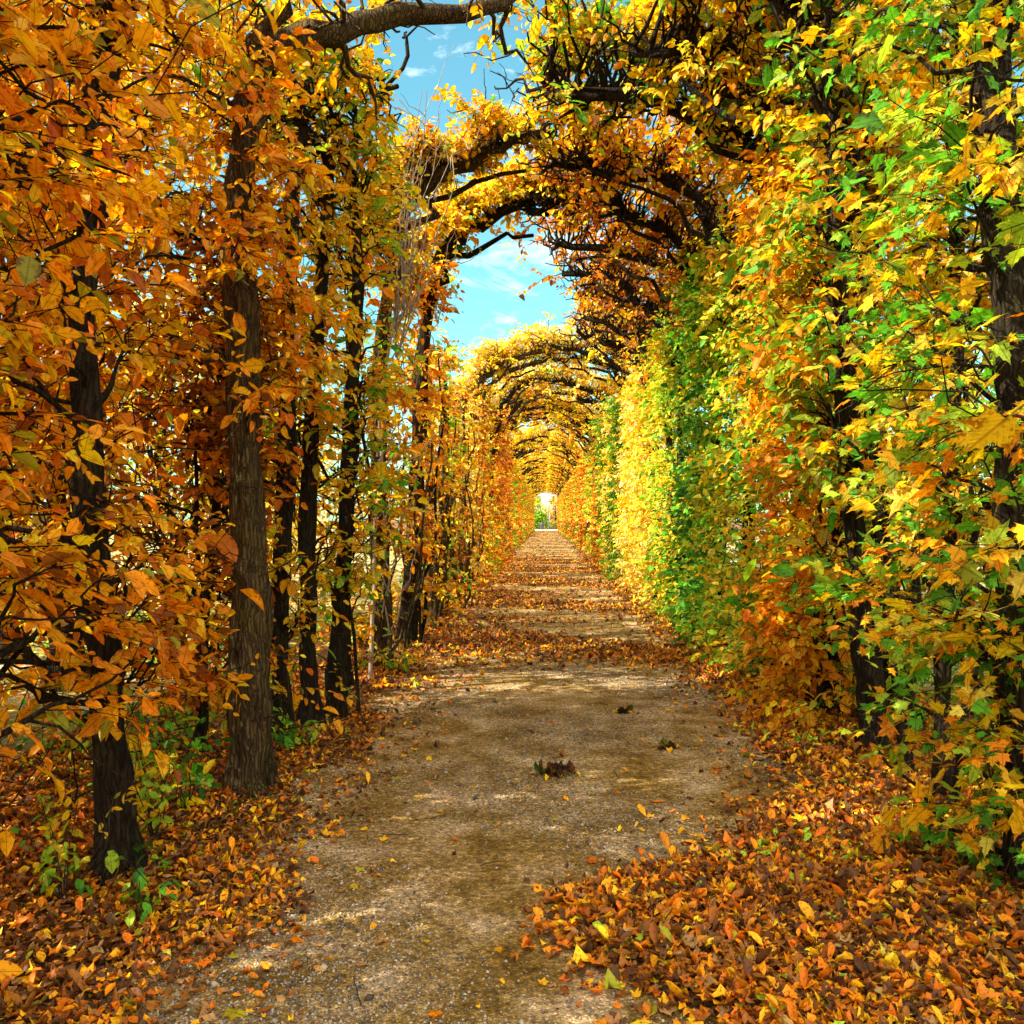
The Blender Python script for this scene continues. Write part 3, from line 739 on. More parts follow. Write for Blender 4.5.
# ---- trees and bushes outside the walk
def free_tree(x, y, H, Rc, pal, n, size, zc=None, trunk_r=.12, low=0.35):
    org = (x, y, 0)
    tb = Tubes(); T = wig(np.array([x, y, -.05]), np.array([x + RNG.normal(0, .2), y, H * .8]), 12, .04)
    tb.add(T, np.linspace(trunk_r, trunk_r * .3, 12)[None], 8, .03, lobes=True)
    nb = 46
    A = along(T[0], RNG.uniform(low * .6, 1, nb))
    u = nrm(RNG.normal(size=(nb, 3))); rr = RNG.uniform(.55, 1, (nb, 1))
    c = np.array([x, y, H * (low + 1) / 2]); ext = np.array([Rc, Rc, H * (1 - low) / 2])
    B = c + u * rr * ext
    br = Tubes(); P = wig(A, B, 7, .12); br.add(P, np.linspace(.03, .006, 7)[None].repeat(nb, 0), 4)
    fol = Foliage()
    ns = n // (nb * 7)
    O = (P[:, -1][:, None] + RNG.normal(0, .30 * Rc / 1.5, (nb, ns, 3))).reshape(-1, 3)
    sprays(fol, None, O, RNG.normal(size=O.shape) * np.array([1, 1, .5]), RNG.uniform(.25, .5, len(O)), 7, size, pal, T_LO)
    return {'trunk': tb.mesh('trunk', M_BARK, org), 'branch': br.mesh('branch', M_BARK, org), 'crown': fol.mesh('crown', M_LEAFLOW, org, False)}

OUT = [(-4.3, 8.1, 7.6, 1.5, 'gold', 'tall golden tree behind the three slim dark trunks'),
       (-3.7, 1.6, 6.4, 1.3, 'orange', 'shaded orange tree close behind the left row, level with the nearest hornbeam'),
       (-3.9, 3.6, 6.6, 1.3, 'orange', 'orange-leaved tree behind the black-barked leaning trunk'),
       (-3.8, 5.6, 6.4, 1.2, 'rustgold', 'rust and gold tree just behind the thick ridged trunk'),
       (-6.2, 5.6, 4.4, 1.6, 'gold', 'golden bushy tree outside the left row, nearest the camera'),
       (-5.8, 9.6, 7.2, 2.0, 'gold', 'golden rounded tree beyond the left row behind the thick trunk'),
       (-5.4, 13.0, 6.4, 1.9, 'rustgold', 'rust and gold tree beyond the left row behind slim trunks'),
       (-6.0, 17.0, 6.4, 2.0, 'gold', 'golden tree outside the left row behind the first arch trunk'),
       (-8.5, 5.5, 5.5, 2.0, 'goldgreen', 'tall gold and green tree farthest out beyond the left row'),
       (-9.5, 12.0, 6.0, 2.3, 'pale', 'tall pale yellow tree far out beyond the left row'),
       (-6.5, 22.0, 5.0, 2.2, 'gold', 'wide golden tree outside the left row opposite the sky gap'),
       (5.6, 5.6, 3.6, 1.5, 'green', 'dark green bush beyond the right row between thick trunk and twin trunks'),
       (6.2, 9.0, 6.0, 1.7, 'goldgreen', 'gold and green tree outside the right row behind twin trunks'),
       (6.0, 13.0, 6.2, 1.7, 'olive', 'olive tree outside the right row behind the orange column'),
       (9.5, 8.5, 5.0, 2.0, 'rustgold', 'rust and gold tree far out beyond the right row'),
       (6.5, 18.0, 5.0, 2.1, 'gold', 'golden tree outside the right row beside the pale columns'),
       (4.6, 7.4, 1.6, .9, 'green', 'low green shrub just outside the twin dark trunks')]
for x, y, H, Rc, pal, lab in OUT:
    put_tree('garden_tree' if H > 2 else 'garden_shrub', free_tree(x, y, H, Rc, pal, (14000 if x > -4 and x < 0 else 9000) if H > 2 else 4500, .085, low=.58 if x == -4.3 else .02 if -4 < x < 0 else (.12 if H < 4 else .1)), (x, y, 0), lab, 'tree' if H > 2 else 'shrub')

# ------------------------------------------------------------------ ground
def sheet(name, xs, ys, zf, m, kind='structure', label=None):
    X, Y = np.meshgrid(xs, ys); Z = zf(X, Y)
    V = np.stack([X, Y, Z], -1).reshape(-1, 3); nx = len(xs)
    i = np.arange(len(ys) - 1)[:, None] * nx + np.arange(nx - 1)[None]
    F = np.stack([i, i + 1, i + 1 + nx, i + nx], -1).reshape(-1, 4)
    o = link(name, make_mesh(name, V, [F], m, smooth=True)); tag(o, label, None, None, kind); return o

def bumps(X, Y, a=.012):
    return a * (np.sin(X * 2.1 + 1.3 * np.sin(Y * .9)) + np.sin(Y * 1.7 + X * .7) + .5 * np.sin(X * 5.3 + Y * 3.1))

def ground_z(X, Y):
    d_ = np.abs(X - .15)
    edge = np.clip((d_ - 1.45) / .6, 0, 1)
    return -0.012 + edge * .05 + bumps(X, Y, .01) * np.clip(d_ / 2, .25, 1) 
xs = np.concatenate([[-400, -60, -20, -10], np.arange(-6, 6.01, .15), [10, 20, 60, 400]])
ys = np.concatenate([[-400, -40, -10], np.arange(-3, 14, .15), np.arange(14, 60, 1.5), [70, 90, 110, 134, 200, 500, 2500]])
sheet('ground', xs, ys, lambda X, Y: ground_z(X, Y), M_SOIL)
def rugged(y, s):
    return s * (.10 * np.sin(y * 2.3) + .07 * np.sin(y * 5.1 + 1) + .04 * np.sin(y * 11 + 2))
ysp = np.concatenate([np.arange(-3, 14, .1), np.arange(14, 131, .5)])
us = np.linspace(0, 1, 26)
Xp = np.stack([(-1.45 + rugged(ysp, 1)) * (1 - u) + (1.75 + rugged(ysp, -1.0)) * u for u in us], 1)
Yp = np.repeat(ysp[:, None], len(us), 1)
Zp = ground_z(Xp, Yp) + .006
i = np.arange(len(ysp) - 1)[:, None] * len(us) + np.arange(len(us) - 1)[None]
F = np.stack([i, i + 1, i + 1 + len(us), i + len(us)], -1).reshape(-1, 4)
tag(link('path', make_mesh('path', np.stack([Xp, Yp, Zp], -1).reshape(-1, 3), [F], M_PATH, smooth=True)), kind='structure')
sheet('lawn_outside_left', np.linspace(-60, -3.0, 30), np.concatenate([np.arange(-3, 40, 1.), [60, 90, 130]]), lambda X, Y: ground_z(X, Y) + .02, M_GRASSY).name = 'garden_ground'
sheet('garden_ground', np.linspace(3.4, 60, 30), np.concatenate([np.arange(-3, 40, 1.), [60, 90, 130]]), lambda X, Y: ground_z(X, Y) + .02, M_GRASSY)
sheet('pale_lane', np.linspace(-60, 60, 20), np.linspace(131.2, 142, 5), lambda X, Y: X * 0 + .07, M_LANE)

# gravel grit standing proud of the path (near part only)
def grit(n, x0, x1, y0, y1, s0, s1):
    X = RNG.uniform(x0, x1, n); Y = y0 + (y1 - y0) * RNG.random(n) ** 1.5
    f = np.sin(X * 3.1 + 2 * np.sin(Y * 1.3)) + np.sin(Y * 2.7 + X * 1.9 + 1) + RNG.normal(0, .9, n)
    k_ = f > .1; X = X[k_]; Y = Y[k_]; n = len(X)
    S = np.exp(RNG.uniform(math.log(s0), math.log(s1), n)); S = np.where(RNG.random(n) < .012, S * 2.2, S)
    oc = np.array([(1, 0, 0), (-1, 0, 0), (0, 1, 0), (0, -1, 0), (0, 0, .7), (0, 0, -.6)], float)
    ft = np.array([(0, 2, 4), (2, 1, 4), (1, 3, 4), (3, 0, 4), (2, 0, 5), (1, 2, 5), (3, 1, 5), (0, 3, 5)])
    a = RNG.uniform(0, 6.28, n); ca, sa = np.cos(a), np.sin(a)
    st = RNG.uniform(.55, 1.3, (n, 1, 3)); Vv = oc[None] * st * S[:, None, None] + RNG.normal(0, .12, (n, 6, 3)) * S[:, None, None]
    Vx = Vv[..., 0] * ca[:, None] - Vv[..., 1] * sa[:, None]; Vy = Vv[..., 0] * sa[:, None] + Vv[..., 1] * ca[:, None]
    V = np.stack([Vx + X[:, None], Vy + Y[:, None], Vv[..., 2] + (ground_z(X, Y) + .006 + S * .25)[:, None]], -1)
    g = np.where(RNG.random((n, 1)) < .4, RNG.uniform(.04, .14, (n, 1)), RNG.uniform(.14, .42, (n, 1))); C = g * np.array([[1.1, .90, .68]]) * RNG.uniform(.9, 1.1, (n, 3))
    F = (ft[None] + (np.arange(n) * 6)[:, None, None]).reshape(-1, 3)
    return V.reshape(-1, 3), F, np.repeat(C, 6, 0)
def stone_material():
    m, n, N, Lk = mat('grit_stone')
    at = N('ShaderNodeAttribute'); at.attribute_name = 'leafcol'
    p = N('ShaderNodeBsdfPrincipled'); p.inputs['Roughness'].default_value = .85
    Lk(at.outputs['Color'], p.inputs['Base Color'])
    o = N('ShaderNodeOutputMaterial'); Lk(p.outputs[0], o.inputs[0]); return m
M_STONE = stone_material()
V, F, C = grit(120000, -1.5, 1.8, 2.2, 10, .0022, .0085)
tag(link('gravel', make_mesh('gravel', V, [F], M_STONE, C)), 'small pale grit stones strewn over the path', None, None, 'stuff')

# ---- leaf litter
def cover(X, Y):
    """how thickly fallen leaves lie (0..1+) at a spot"""
    wv = .12 * np.sin(Y * 2.1) + .08 * np.sin(Y * 5.3 + 1)
    left = np.clip((-1.12 - np.clip((Y - 4) * .07, 0, .3) + wv - X) / .28, 0, 1)
    # the drift on the right comes far onto the path close to the camera
    lim = np.interp(Y, [2.4, 2.85, 3.15, 3.5, 3.85, 4.1, 4.3, 4.8, 5.6, 8, 10, 14], [.55, .48, .18, .02, .08, .42, .80, 1.10, 1.40, 1.62, 1.6, 1.5])
    right = np.clip((X - lim + .5 * wv) / .2, 0, 1)
    # bands of leaves across the path farther on
    wob = .35 * np.random.default_rng(3).normal(size=X.shape) * (np.random.default_rng(4).random(X.shape) < .22)
    left = np.where(wob > 0, np.clip((-1.12 + wob - X) / .28, 0, 1) * .35, 0) + left * (left > 0)
    right = np.maximum(right, np.clip((X - lim + wob) / .2, 0, 1) * .3 * (wob > 0))
    right = np.maximum(right, .14 * np.exp(-np.clip(lim - X, 0, 9) / .13)); left = np.maximum(left, .10 * np.exp(-np.clip(X + 1.12, 0, 9) / .13) * (Y < 10))
    b = np.sin(Y * 1.05 + .8 * np.sin(X * 1.2) + 2.2) + .7 * np.sin(Y * 2.3 + X * 1.1)
    far = np.clip((Y - 9.5) / 1.0, 0, 1) * np.clip(.36 + .44 * b - .22 * (X - .2), .06, 1)
    return np.maximum(np.maximum(left, right), far)
def mound(X, Y):
    return .10 * np.exp(-((X - 1.15) / .75) ** 2 - ((Y - 3.5) / .8) ** 2) + .03 * np.exp(-((X - 1.8) / .4) ** 2)

def litter(fol, n, x0, x1, y0, y1, size, tm, pal, lift, pw=1.0):
    X = RNG.uniform(x0, x1, n); Y = y0 + (y1 - y0) * RNG.random(n) ** pw
    c = cover(X, Y); k_ = RNG.random(n) < c; X = X[k_]; Y = Y[k_]; c = c[k_]; n = len(X)
    Z = ground_z(X, Y) + .006 + mound(X, Y) * np.minimum(1, c) + RNG.random(n) * lift * c
    a = RNG.uniform(0, 6.28, n)
    D = np.stack([np.cos(a), np.sin(a), RNG.normal(0, .12, n)], 1)
    N_ = np.stack([RNG.normal(0, .26, n), RNG.normal(0, .26, n), np.where(RNG.random(n) < .7, 1., -1.)], 1)
    P = np.stack([X, Y, Z + .006], 1)
    sz = size * np.exp(np.clip(RNG.normal(0, .3, n), -.6, .5)); cc = patchy(pal, P, .5, .15)
    if tm is T_CURL or tm is T_CURL2:
        g = RNG.integers(0, 10, n)
        for q in range(6):
            w_ = g == q; fol.add(CRUMP[q], P[w_], D[w_], N_[w_], sz[w_] * 1.15, cc[w_], .6)
        w_ = g > 5; fol.add(tm, P[w_], D[w_], N_[w_], sz[w_], cc[w_], .9)
    else:
        fol.add(tm, P, D, N_, sz, cc, .9)
fol = Foliage()
litter(fol, 26000, -.1, 2.6, 2.3, 5.2, .038, T_CURL, 'pile', .05)
litter(fol, 20000, -.1, 2.6, 2.3, 5.2, .035, T_CURL2, 'pile', .05)
litter(fol, 700, -.1, 2.4, 2.3, 5.4, .062, T_MAPLE, 'gold', .055)
litter(fol, 14000, 1.0, 3.2, 5.0, 11, .041, T_CURL2, 'pile', .04)
litter(fol, 9000, 1.0, 3.2, 5.0, 11, .038, T_CURL, 'pile', .04)
litter(fol, 30000, -3.4, -.7, 2.2, 9.5, .034, T_CURL, 'litter', .03)
litter(fol, 20000, -3.4, -.7, 2.2, 9.5, .032, T_CURL2, 'litter', .03)
litter(fol, 300, -3.0, -.8, 2.6, 9, .055, T_MAPLE, 'gold', .03)
litter(fol, 200, -.9, 2.4, 3.6, 9, .06, T_MAPLE, 'rustgold', .03)
litter(fol, 80000, -2.4, 2.6, 8.5, 40, .052, T_CURL2, 'litter', .03, 1.5)
litter(fol, 9000, -2.4, 2.6, 40, 130, .11, T_LO, 'litter', .03, 1.3)
# a thin scatter of crumbs and leaves on the bare path
n = 1100
X = RNG.uniform(-1.35, 1.55, n); Y = RNG.uniform(2.3, 12, n)
ed = np.abs(X - .1) / 1.5
k_ = RNG.random(n) < .10 + .9 * ed ** 3
X = X[k_]; Y = Y[k_]; n = len(X); a = RNG.uniform(0, 6.28, n)
fol.add(T_CURL2, np.stack([X, Y, ground_z(X, Y) + .012], 1), np.stack([np.cos(a), np.sin(a), RNG.normal(0, .1, n)], 1), np.stack([RNG.normal(0, .2, n), RNG.normal(0, .2, n), np.ones(n)], 1),
        RNG.uniform(.016, .06, n) , pick('litter', n), .8)
tag(link('leaf_litter', fol.mesh('leaf_litter', M_LITTER, (0, 0, 0), False)), 'dry orange-brown fallen leaves drifted along the path', None, None, 'stuff')
tb = Tubes(); n = 520
X = RNG.uniform(-2.2, 2.4, n); Y = RNG.uniform(2.4, 12, n); k_ = RNG.random(n) < .12 + cover(X, Y) * .9; X = X[k_]; Y = Y[k_]; n = len(X)
a = RNG.uniform(0, 6.28, n); A = np.stack([X, Y, ground_z(X, Y) + .016 + mound(X, Y) * (cover(X, Y) > .5) + .03 * (cover(X, Y) > .5)], 1); ln = RNG.uniform(.04, .22, n)
B = A + np.stack([np.cos(a) * ln, np.sin(a) * ln, RNG.normal(0, .006, n)], 1)
tb.add(wig(A, B, 6, .10), RNG.uniform(.0012, .0035, (n, 1)) * np.linspace(1, .5, 6)[None], 4)
tag(link('twig_litter', tb.mesh('twig_litter', M_TWIG, (0, 0, 0))), 'thin fallen twigs lying among the leaves', None, None, 'stuff')
# outside: litter on the garden ground
fol = Foliage(); n = 9000
X = np.concatenate([RNG.uniform(-9, -2.6, n), RNG.uniform(3.0, 8, n // 2)]); n = len(X); Y = RNG.uniform(2, 20, n); a = RNG.uniform(0, 6.28, n)
fol.add(T_LO, np.stack([X, Y, ground_z(X, Y) + .035], 1), np.stack([np.cos(a), np.sin(a), RNG.normal(0, .2, n)], 1), np.stack([RNG.normal(0, .3, n), RNG.normal(0, .3, n), np.ones(n)], 1), RNG.uniform(.05, .1, n), pick('rustgold', n), .8)
tag(link('leaf_litter', fol.mesh('leaf_litter', M_LITTER, (0, 0, 0), False)), 'yellow leaves scattered on the garden ground outside the rows', None, None, 'stuff')
# green ground cover beyond the rows
fol = Foliage(); n = 16000
X = np.concatenate([RNG.uniform(-6.5, -2.35, n), RNG.uniform(2.7, 5.5, n // 2)]); n = len(X); Y = RNG.uniform(2.2, 14, n)
f = np.sin(X * 2.2 + 1.7 * np.sin(Y * 1.1)) + np.sin(Y * 1.9 + X) + RNG.normal(0, .5, n); k_ = f > .35; X = X[k_]; Y = Y[k_]; n = len(X)
fol.add(T_LO, np.stack([X, Y, ground_z(X, Y) + .02 + RNG.random(n) * .12], 1), RNG.normal(size=(n, 3)) * np.array([1, 1, .7]) + np.array([0, 0, .5]), np.stack([RNG.normal(0, .6, n), RNG.normal(0, .6, n), np.ones(n)], 1), RNG.uniform(.04, .08, n), pick('green', n), .8)
tag(link('ground_cover', fol.mesh('ground_cover', M_LEAFLOW, (0, 0, 0), False)), 'low green ground cover beyond the tree rows', None, None, 'stuff')

# ---- ivy round the foot of the thick right trunk
fol = Foliage(); tb = Tubes(); ox, oy = TR0[0][0], 3.8
n = 520; a = RNG.uniform(0, 6.28, n); z = RNG.random(n) ** 1.6 * 1.1; rr = .16 + RNG.random(n) * .07 + np.exp(-z * 9) * RNG.random(n) * .55
P = np.stack([ox + np.cos(a) * rr, oy + np.sin(a) * rr, z + .03], 1)
nn = np.stack([np.cos(a), np.sin(a), .35 + np.exp(-z * 9) * 2], 1)
fol.add(T_MAPLE, P, np.stack([-np.sin(a), np.cos(a), -RNG.random(n) * .9], 1) + RNG.normal(0, .3, (n, 3)), nn + RNG.normal(0, .25, (n, 3)), RNG.uniform(.04, .065, n), pick('green', n) * .6)
for q in range(7):
    a0 = RNG.uniform(0, 6.28); zz = np.linspace(0.02, RNG.uniform(.5, 1.1), 9); aa = a0 + np.cumsum(RNG.normal(0, .18, 9))
    tb.add(np.stack([ox + np.cos(aa) * .165, oy + np.sin(aa) * .165, zz], 1), np.full(9, .004), 4)
e = empty('ivy', (ox, oy, 0)); tag(e, 'dark green ivy climbing the foot of the thick right trunk', 'ivy')
link('foliage', fol.mesh('foliage', M_LEAF, (ox, oy, 0)), e); link('stem', tb.mesh('stem', M_TWIG, (ox, oy, 0)), e)

# ---- seedlings
def seedling(px, y, h, nst, k, size, lab, pal='lime', zoff=0, spread=.16):
    x = (px - 545) / 900 * y; org = np.array([x, y, ground_z(np.array(x), np.array(y)) + zoff])
    fol = Foliage(); tb = Tubes(); tw = Tubes()
    A = np.tile(org, (nst, 1)) + RNG.normal(0, .02, (nst, 3)) * np.array([1, 1, 0])
    B = A + np.stack([RNG.normal(0, spread, nst), RNG.normal(0, spread, nst), h * RNG.uniform(.6, 1, nst)], 1)
    P = wig(A, B, 7, .08); tb.add(P, np.linspace(.0035, .0015, 7)[None].repeat(nst, 0), 4)
    for q in range(2, 7):
        O = P[:, q]; D = RNG.normal(size=O.shape) * np.array([1, 1, .3])
        sprays(fol, tw, O, D, RNG.uniform(.06, .12, nst), k, size, pal, T_HI, droop=.1, flat=.5)
    e = empty('seedling', org); tag(e, lab, 'plant', 'seedlings beside the path')
    link('stem', tb.mesh('stem', M_TWIG, org), e); link('foliage', fol.mesh('foliage', M_LEAF, org), e)
seedling(183, 4.7, .55, 7, 3, .062, 'green leafy seedling between the black trunk and the thick ridged trunk', 'green')
seedling(128, 3.55, .22, 4, 2, .052, 'small green seedling in leaf litter at the foot of the black trunk', 'green')
seedling(295, 6.2, .28, 6, 3, .055, 'low green seedling in front of the slim dark trunks', 'green')
seedling(150, 4.3, .5, 9, 3, .055, 'loose green sprigs behind the black leaning trunk', 'lime')
seedling(60, 3.6, .45, 8, 3, .05, 'yellow-green sprigs at the lower left edge before the black trunk', 'lime')
seedling(258, 4.75, .14, 3, 2, .04, 'tiny green sprig at the foot of the thick ridged trunk', 'green')
seedling(985, 3.9, .3, 6, 3, .055, 'green sprigs in leaf litter beside the ivy-footed right trunk', 'green')
seedling(795, 6.3, .22, 4, 2, .05, 'small green sprig in leaves below the orange column', 'lime')
seedling(885, 4.0, .1, 3, 2, .045, 'tiny green sprig on the leaf drift at right', 'green')
seedling(395, 9.3, .3, 8, 3, .055, 'lime seedling at the sunny left path edge', 'lime')

# ---- bare pale dead vine on the first arch trunk
tb = Tubes(); bx_, by_ = W(383, 9.2)[0], 9.2
for q in range(16):
    z0 = RNG.uniform(0, 3.0); a = np.array([bx_ + RNG.normal(0, .08), by_ + RNG.normal(0, .12), max(z0, -.0)]); b_ = a + np.array([RNG.normal(.05, .22), RNG.normal(0, .2), RNG.uniform(.8, 2.0)])
    tb.add(wig(a, b_, 14, .13), np.linspace(.010, .004, 14)[None], 5)
tag(link('dead_vine', tb.mesh('dead_vine', M_DEAD, (bx_, by_, 0)), None, (bx_, by_, 0)), 'tangle of pale leafless vine climbing the first arch trunk', 'vine')
tb = Tubes(); bx2, by2 = W(395, 8.6)[0], 8.6
root = np.array([bx2, by2, 3.6])
tk = wig(np.array([bx2 - .25, by2, 0]), root, 12, .04); tb.add(tk, np.linspace(.022, .016, 12)[None], 6)
for q in range(16):
    b_ = root + np.array([RNG.uniform(-.15, .75), RNG.normal(0, .3), RNG.uniform(.7, 2.0)])
    P = wig(root + np.array([0, 0, RNG.uniform(-.6, .1)]), b_, 10, .10); tb.add(P, np.linspace(.010, .003, 10)[None], 5)
    for r_ in range(3):
        i_ = RNG.integers(3, 9); a = P[0, i_]; tb.add(wig(a, a + RNG.normal(0, .22, 3) + np.array([.05, 0, .3]), 6, .1), np.linspace(.005, .002, 6)[None], 4)
tag(link('bare_shrub', tb.mesh('bare_shrub', M_DEAD, (bx2, by2, 0)), None, (bx2, by2, 0)), 'pale leafless shoots rising against the upper sky gap on the left', 'shrub')

# ---- clumps and single leaves on the path
def clump(px, py, wd, lab):
    y = 1440 / (py - 520); x = (px - 545) / 900 * y; org = np.array([x, y, float(ground_z(np.array(x), np.array(y))) + .006])
    fol = Foliage(); n = int(640 * wd)
    n = max(n, 26)
    u = nrm(RNG.normal(size=(n, 3))); u[:, 2] = np.abs(u[:, 2])
    P = org + u * np.array([wd * .5, wd * .4, wd * .17]) * RNG.uniform(.2, 1, (n, 1))
    fol.add(T_CURL, P, RNG.normal(size=(n, 3)), RNG.normal(size=(n, 3)) + np.array([0, 0, .8]), RNG.uniform(.03, .06, n), pick('dull', n) * .45, .8)
    n2 = 5
    a = RNG.uniform(0, 6.28, n2)
    fol.add(T_CURL2, org + np.stack([np.cos(a) * wd * .5, -np.abs(np.sin(a)) * wd * .4, np.full(n2, .012)], 1), np.stack([np.cos(a), np.sin(a), a * 0], 1), np.tile([0, 0, 1.], (n2, 1)), RNG.uniform(.035, .06, n2), pick('gold', n2) * .9)
    # a few stalks so that the clump hangs together
    e = empty('leaf_clump', org); tag(e, lab, 'leaf clump')
    link('foliage', fol.mesh('foliage', M_LITTER, org, False), e)
    tb = Tubes(); tb.add(wig(org + RNG.normal(0, wd * .3, (6, 3)) * [1, 1, .0], org + RNG.normal(0, wd * .3, (6, 3)) * [1, 1, 0] + [0, 0, wd * .25], 6, .2), np.full((6, 6), .0025), 4)
    link('stalk', tb.mesh('stalk', M_TWIG, org), e)
clump(556, 772, .25, 'dark clump of matted leaves in the middle of the path')
clump(666, 746, .12, 'small dark leaf clump on the right half of the path')
clump(622, 712, .10, 'thin dark leaf clump on the path below the lit stripe')

LV = [(350, 885, YELLOW, 'maple', .075, 'bright yellow maple leaf alone on the left half of the path'),
      (215, 1013, (.55, .48, .02), 'maple', .11, 'large olive-yellow leaf at the lower left edge of the path'),
      (497, 945, AMBER, 'maple', .06, 'amber maple leaf in the lower middle of the path'),
      (430, 943, YELLOW, 'ovate', .035, 'tiny yellow leaf left of the amber maple leaf'),
      (458, 841, ORANGE, 'ovate', .06, 'orange leaf on the path below two yellow leaves'),
      (443, 813, YELLOW, 'maple', .055, 'yellow leaf above a paler one in mid path'),
      (287, 937, ORANGE, 'maple', .08, 'orange maple leaf at the left border of the path'),
      (384, 942, TAN, 'ovate', .045, 'pale tan leaf on the left half of the path'),
      (442, 1018, ORANGE, 'maple', .07, 'orange maple leaf at the bottom middle of the path'),
      (560, 985, RUST, 'ovate', .05, 'rust leaf on the path left of the leaf drift'),
      (600, 860, DEEP, 'maple', .085, 'reddish leaf on the path above the leaf drift'),
      (622, 791, ORANGE, 'maple', .07, 'orange leaf right of the dark leaf clump'),
      (589, 801, YELLOW, 'ovate', .065, 'yellow leaf just below the dark leaf clump'),
      (634, 759, YELLOW, 'maple', .06, 'yellow leaf on the path between the two larger leaf clumps'),
      (443, 712, ORANGE, 'maple', .075, 'orange leaf on the path near the lit stripe'),
      (553, 821, LEMON, 'maple', .06, 'lemon-coloured leaf on the path under the dark clump')]
for px, py, c, kd, sz, lab in LV:
    y = 1440 / (py - 520); x = (px - 545) / 900 * y; z = float(ground_z(np.array(x), np.array(y))) + .018
    a = RNG.uniform(0, 6.28); f1 = Foliage()
    f1.add(T_MAPLE if kd == 'maple' else T_HI, np.array([[0, 0, 0.]]), np.array([[math.cos(a), math.sin(a), .03]]), np.array([[RNG.normal(0, .08), -.12, 1.]]), np.array([sz]), np.array([c]) * .95, .3)
    tag(link('fallen_leaf', f1.mesh('fallen_leaf', M_LEAF), None, (x, y, z)), lab, 'leaf', 'single leaves on the path')

# ---- what shows through the far end
M_PLASTER = plain_material('pale_plaster', (.45, .42, .36), .85, .06, 1)
M_GLASS = plain_material('dark_glass', (.05, .06, .08), .2, .2, 1)
M_DARK = plain_material('dark_metal', (.03, .03, .035), .5, .2, 5)
M_LAMPG = plain_material('milky_glass', (.8, .8, .78), .3, .03, 2)
M_ROOF = plain_material('slate_roof', (.12, .10, .10), .8, .2, 2)
def boxes(lst):
    V = []; F = []
    for (a, b_, c, d_, e_, f_) in lst:
        n0 = len(V)
        V += [(a, c, e_), (b_, c, e_), (b_, d_, e_), (a, d_, e_), (a, c, f_), (b_, c, f_), (b_, d_, f_), (a, d_, f_)]
        F += [[n0 + q for q in r_] for r_ in ((0, 3, 2, 1), (4, 5, 6, 7), (0, 1, 5, 4), (1, 2, 6, 5), (2, 3, 7, 6), (3, 0, 4, 7))]
    return np.array(V, float), [np.array(F)]
bl = empty('pale_building', (0, 190, 0)); tag(bl, 'pale plastered building seen through the far end of the walk', 'building')
V, F = boxes([(-16, 16, 0, 9, -.1, 8)]); link('wall', make_mesh('wall', V, F, M_PLASTER), bl)
V, F = boxes([(-16.4, 16.4, -.4, 9.4, 8.003, 8.4), (-15.5, 15.5, .6, 8.4, 8.403, 9.6)]); link('roof', make_mesh('roof', V, F, M_ROOF), bl)
for wx_ in np.arange(-13.5, 14, 3.0):
    for wz in (1.2, 4.8):
        V, F = boxes([(wx_ - .6, wx_ + .6, -.06, .0, wz, wz + 1.9), (wx_ - .75, wx_ + .75, -.12, .0, wz - .15, wz - .003)]); f_ = link('window', make_mesh('window', V, F, M_PLASTER), bl)
        V, F = boxes([(wx_ - .5, wx_ + .5, -.075, -.062, wz + .1, wz + 1.8)]); link('pane', make_mesh('pane', V, F, M_GLASS), f_)
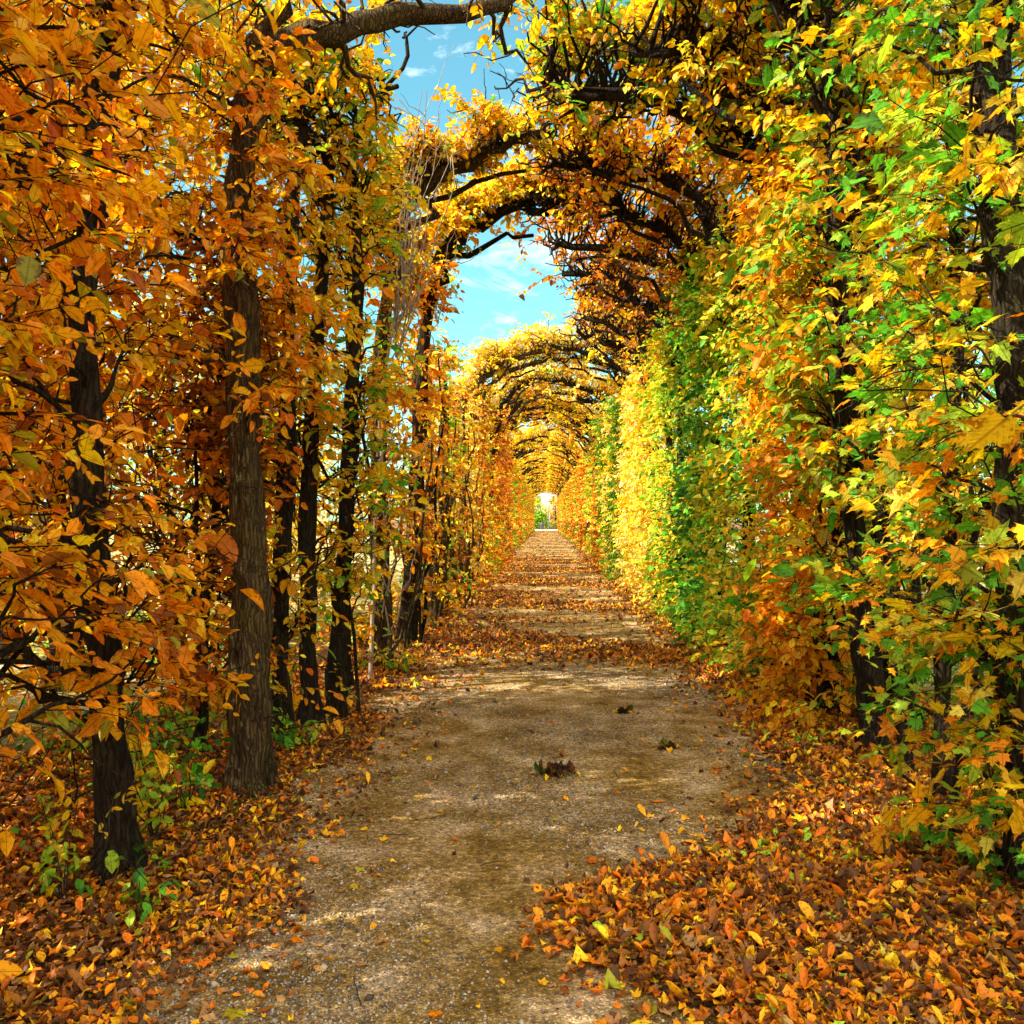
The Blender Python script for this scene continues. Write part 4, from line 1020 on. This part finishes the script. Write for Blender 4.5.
# lamp post
lx, ly = W(549, 144)[:2]
lp = empty('street_lamp', (lx, ly, 0)); tag(lp, 'dark street lamp standing across the pale lane at the far end', 'street lamp')
tb = Tubes(); tb.add(np.array([(0, 0, -.02), (0, 0, .1), (0, 0, .5), (0, 0, .55), (0, 0, 3.5), (0, 0, 3.9)]), np.array([.16, .14, .10, .06, .05, .07]), 10); link('post', tb.mesh('post', M_DARK, (0, 0, 0)), lp)
tb = Tubes(); tb.add(np.array([(0, 0, 3.9), (0, 0, 3.95), (0, 0, 4.4), (0, 0, 4.45)]), np.array([.08, .14, .22, .20]), 8); link('lamp_glass', tb.mesh('lamp_glass', M_LAMPG, (0, 0, 0)), lp)
tb = Tubes(); tb.add(np.array([(0, 0, 4.45), (0, 0, 4.5), (0, 0, 4.7), (0, 0, 4.8)]), np.array([.27, .25, .08, .01]), 8); link('cap', tb.mesh('cap', M_DARK, (0, 0, 0)), lp)
# litter bin, round shrub, hedge and a tree over there
bx_, by_ = W(542, 140)[:2]
bn = empty('litter_bin', (bx_, by_, .07)); tag(bn, 'dark round litter bin on the pale lane at the far end', 'litter bin')
tb = Tubes(); tb.add(np.array([(0, 0, 0), (0, 0, .04), (0, 0, .85), (0, 0, .9), (0, 0, .88)]), np.array([.28, .30, .36, .38, .30]), 14); link('drum', tb.mesh('drum', M_DARK, (0, 0, 0)), bn)
tb = Tubes(); tb.add(np.array([(0, 0, .88), (0, 0, .98), (0, 0, 1.12), (0, 0, 1.15)]), np.array([.34, .33, .15, .01]), 14); link('lid', tb.mesh('lid', M_DARK, (0, 0, 0)), bn)
FE = [(540, 148, 3.2, 1.1, 'green', 'garden_shrub', 'rounded green shrub beyond the pale lane at the far end', 'shrub'),
      (534, 156, 6.0, 2.2, 'lime', 'garden_tree', 'lime-yellow tree left of the lamp at the far end', 'tree'),
      (556, 160, 6.0, 2.4, 'gold', 'garden_tree', 'golden tree right of the lamp at the far end', 'tree')]
for px, y, H, Rc, pal, nm_, lab, ct in FE:
    x = W(px, y)[0]
    put_tree(nm_, free_tree(x, y, H, Rc, pal, 3500, .22, low=.1), (x, y, 0), lab, ct)
fol = Foliage(); n = 5000
P = np.stack([RNG.uniform(-12, 12, n), 146 + RNG.uniform(-.5, .5, n), RNG.uniform(.0, 1.1, n)], 1)
fol.add(T_LO, P, RNG.normal(size=(n, 3)), RNG.normal(size=(n, 3)), RNG.uniform(.15, .25, n), pick('green', n) * .5)
e = empty('low_hedge', (0, 146, 0)); tag(e, 'low dark clipped hedge behind the pale lane at the far end', 'hedge')
link('foliage', fol.mesh('foliage', M_LEAFLOW, (0, 146, 0), False), e)
tb = Tubes()
for x_ in np.arange(-11.5, 12, .8): tb.add(np.array([(x_, 146, -.05), (x_ + .05, 146, .5), (x_, 146, .95)]), np.array([.04, .03, .015]), 5)
link('stem', tb.mesh('stem', M_BARK, (0, 146, 0)), e)
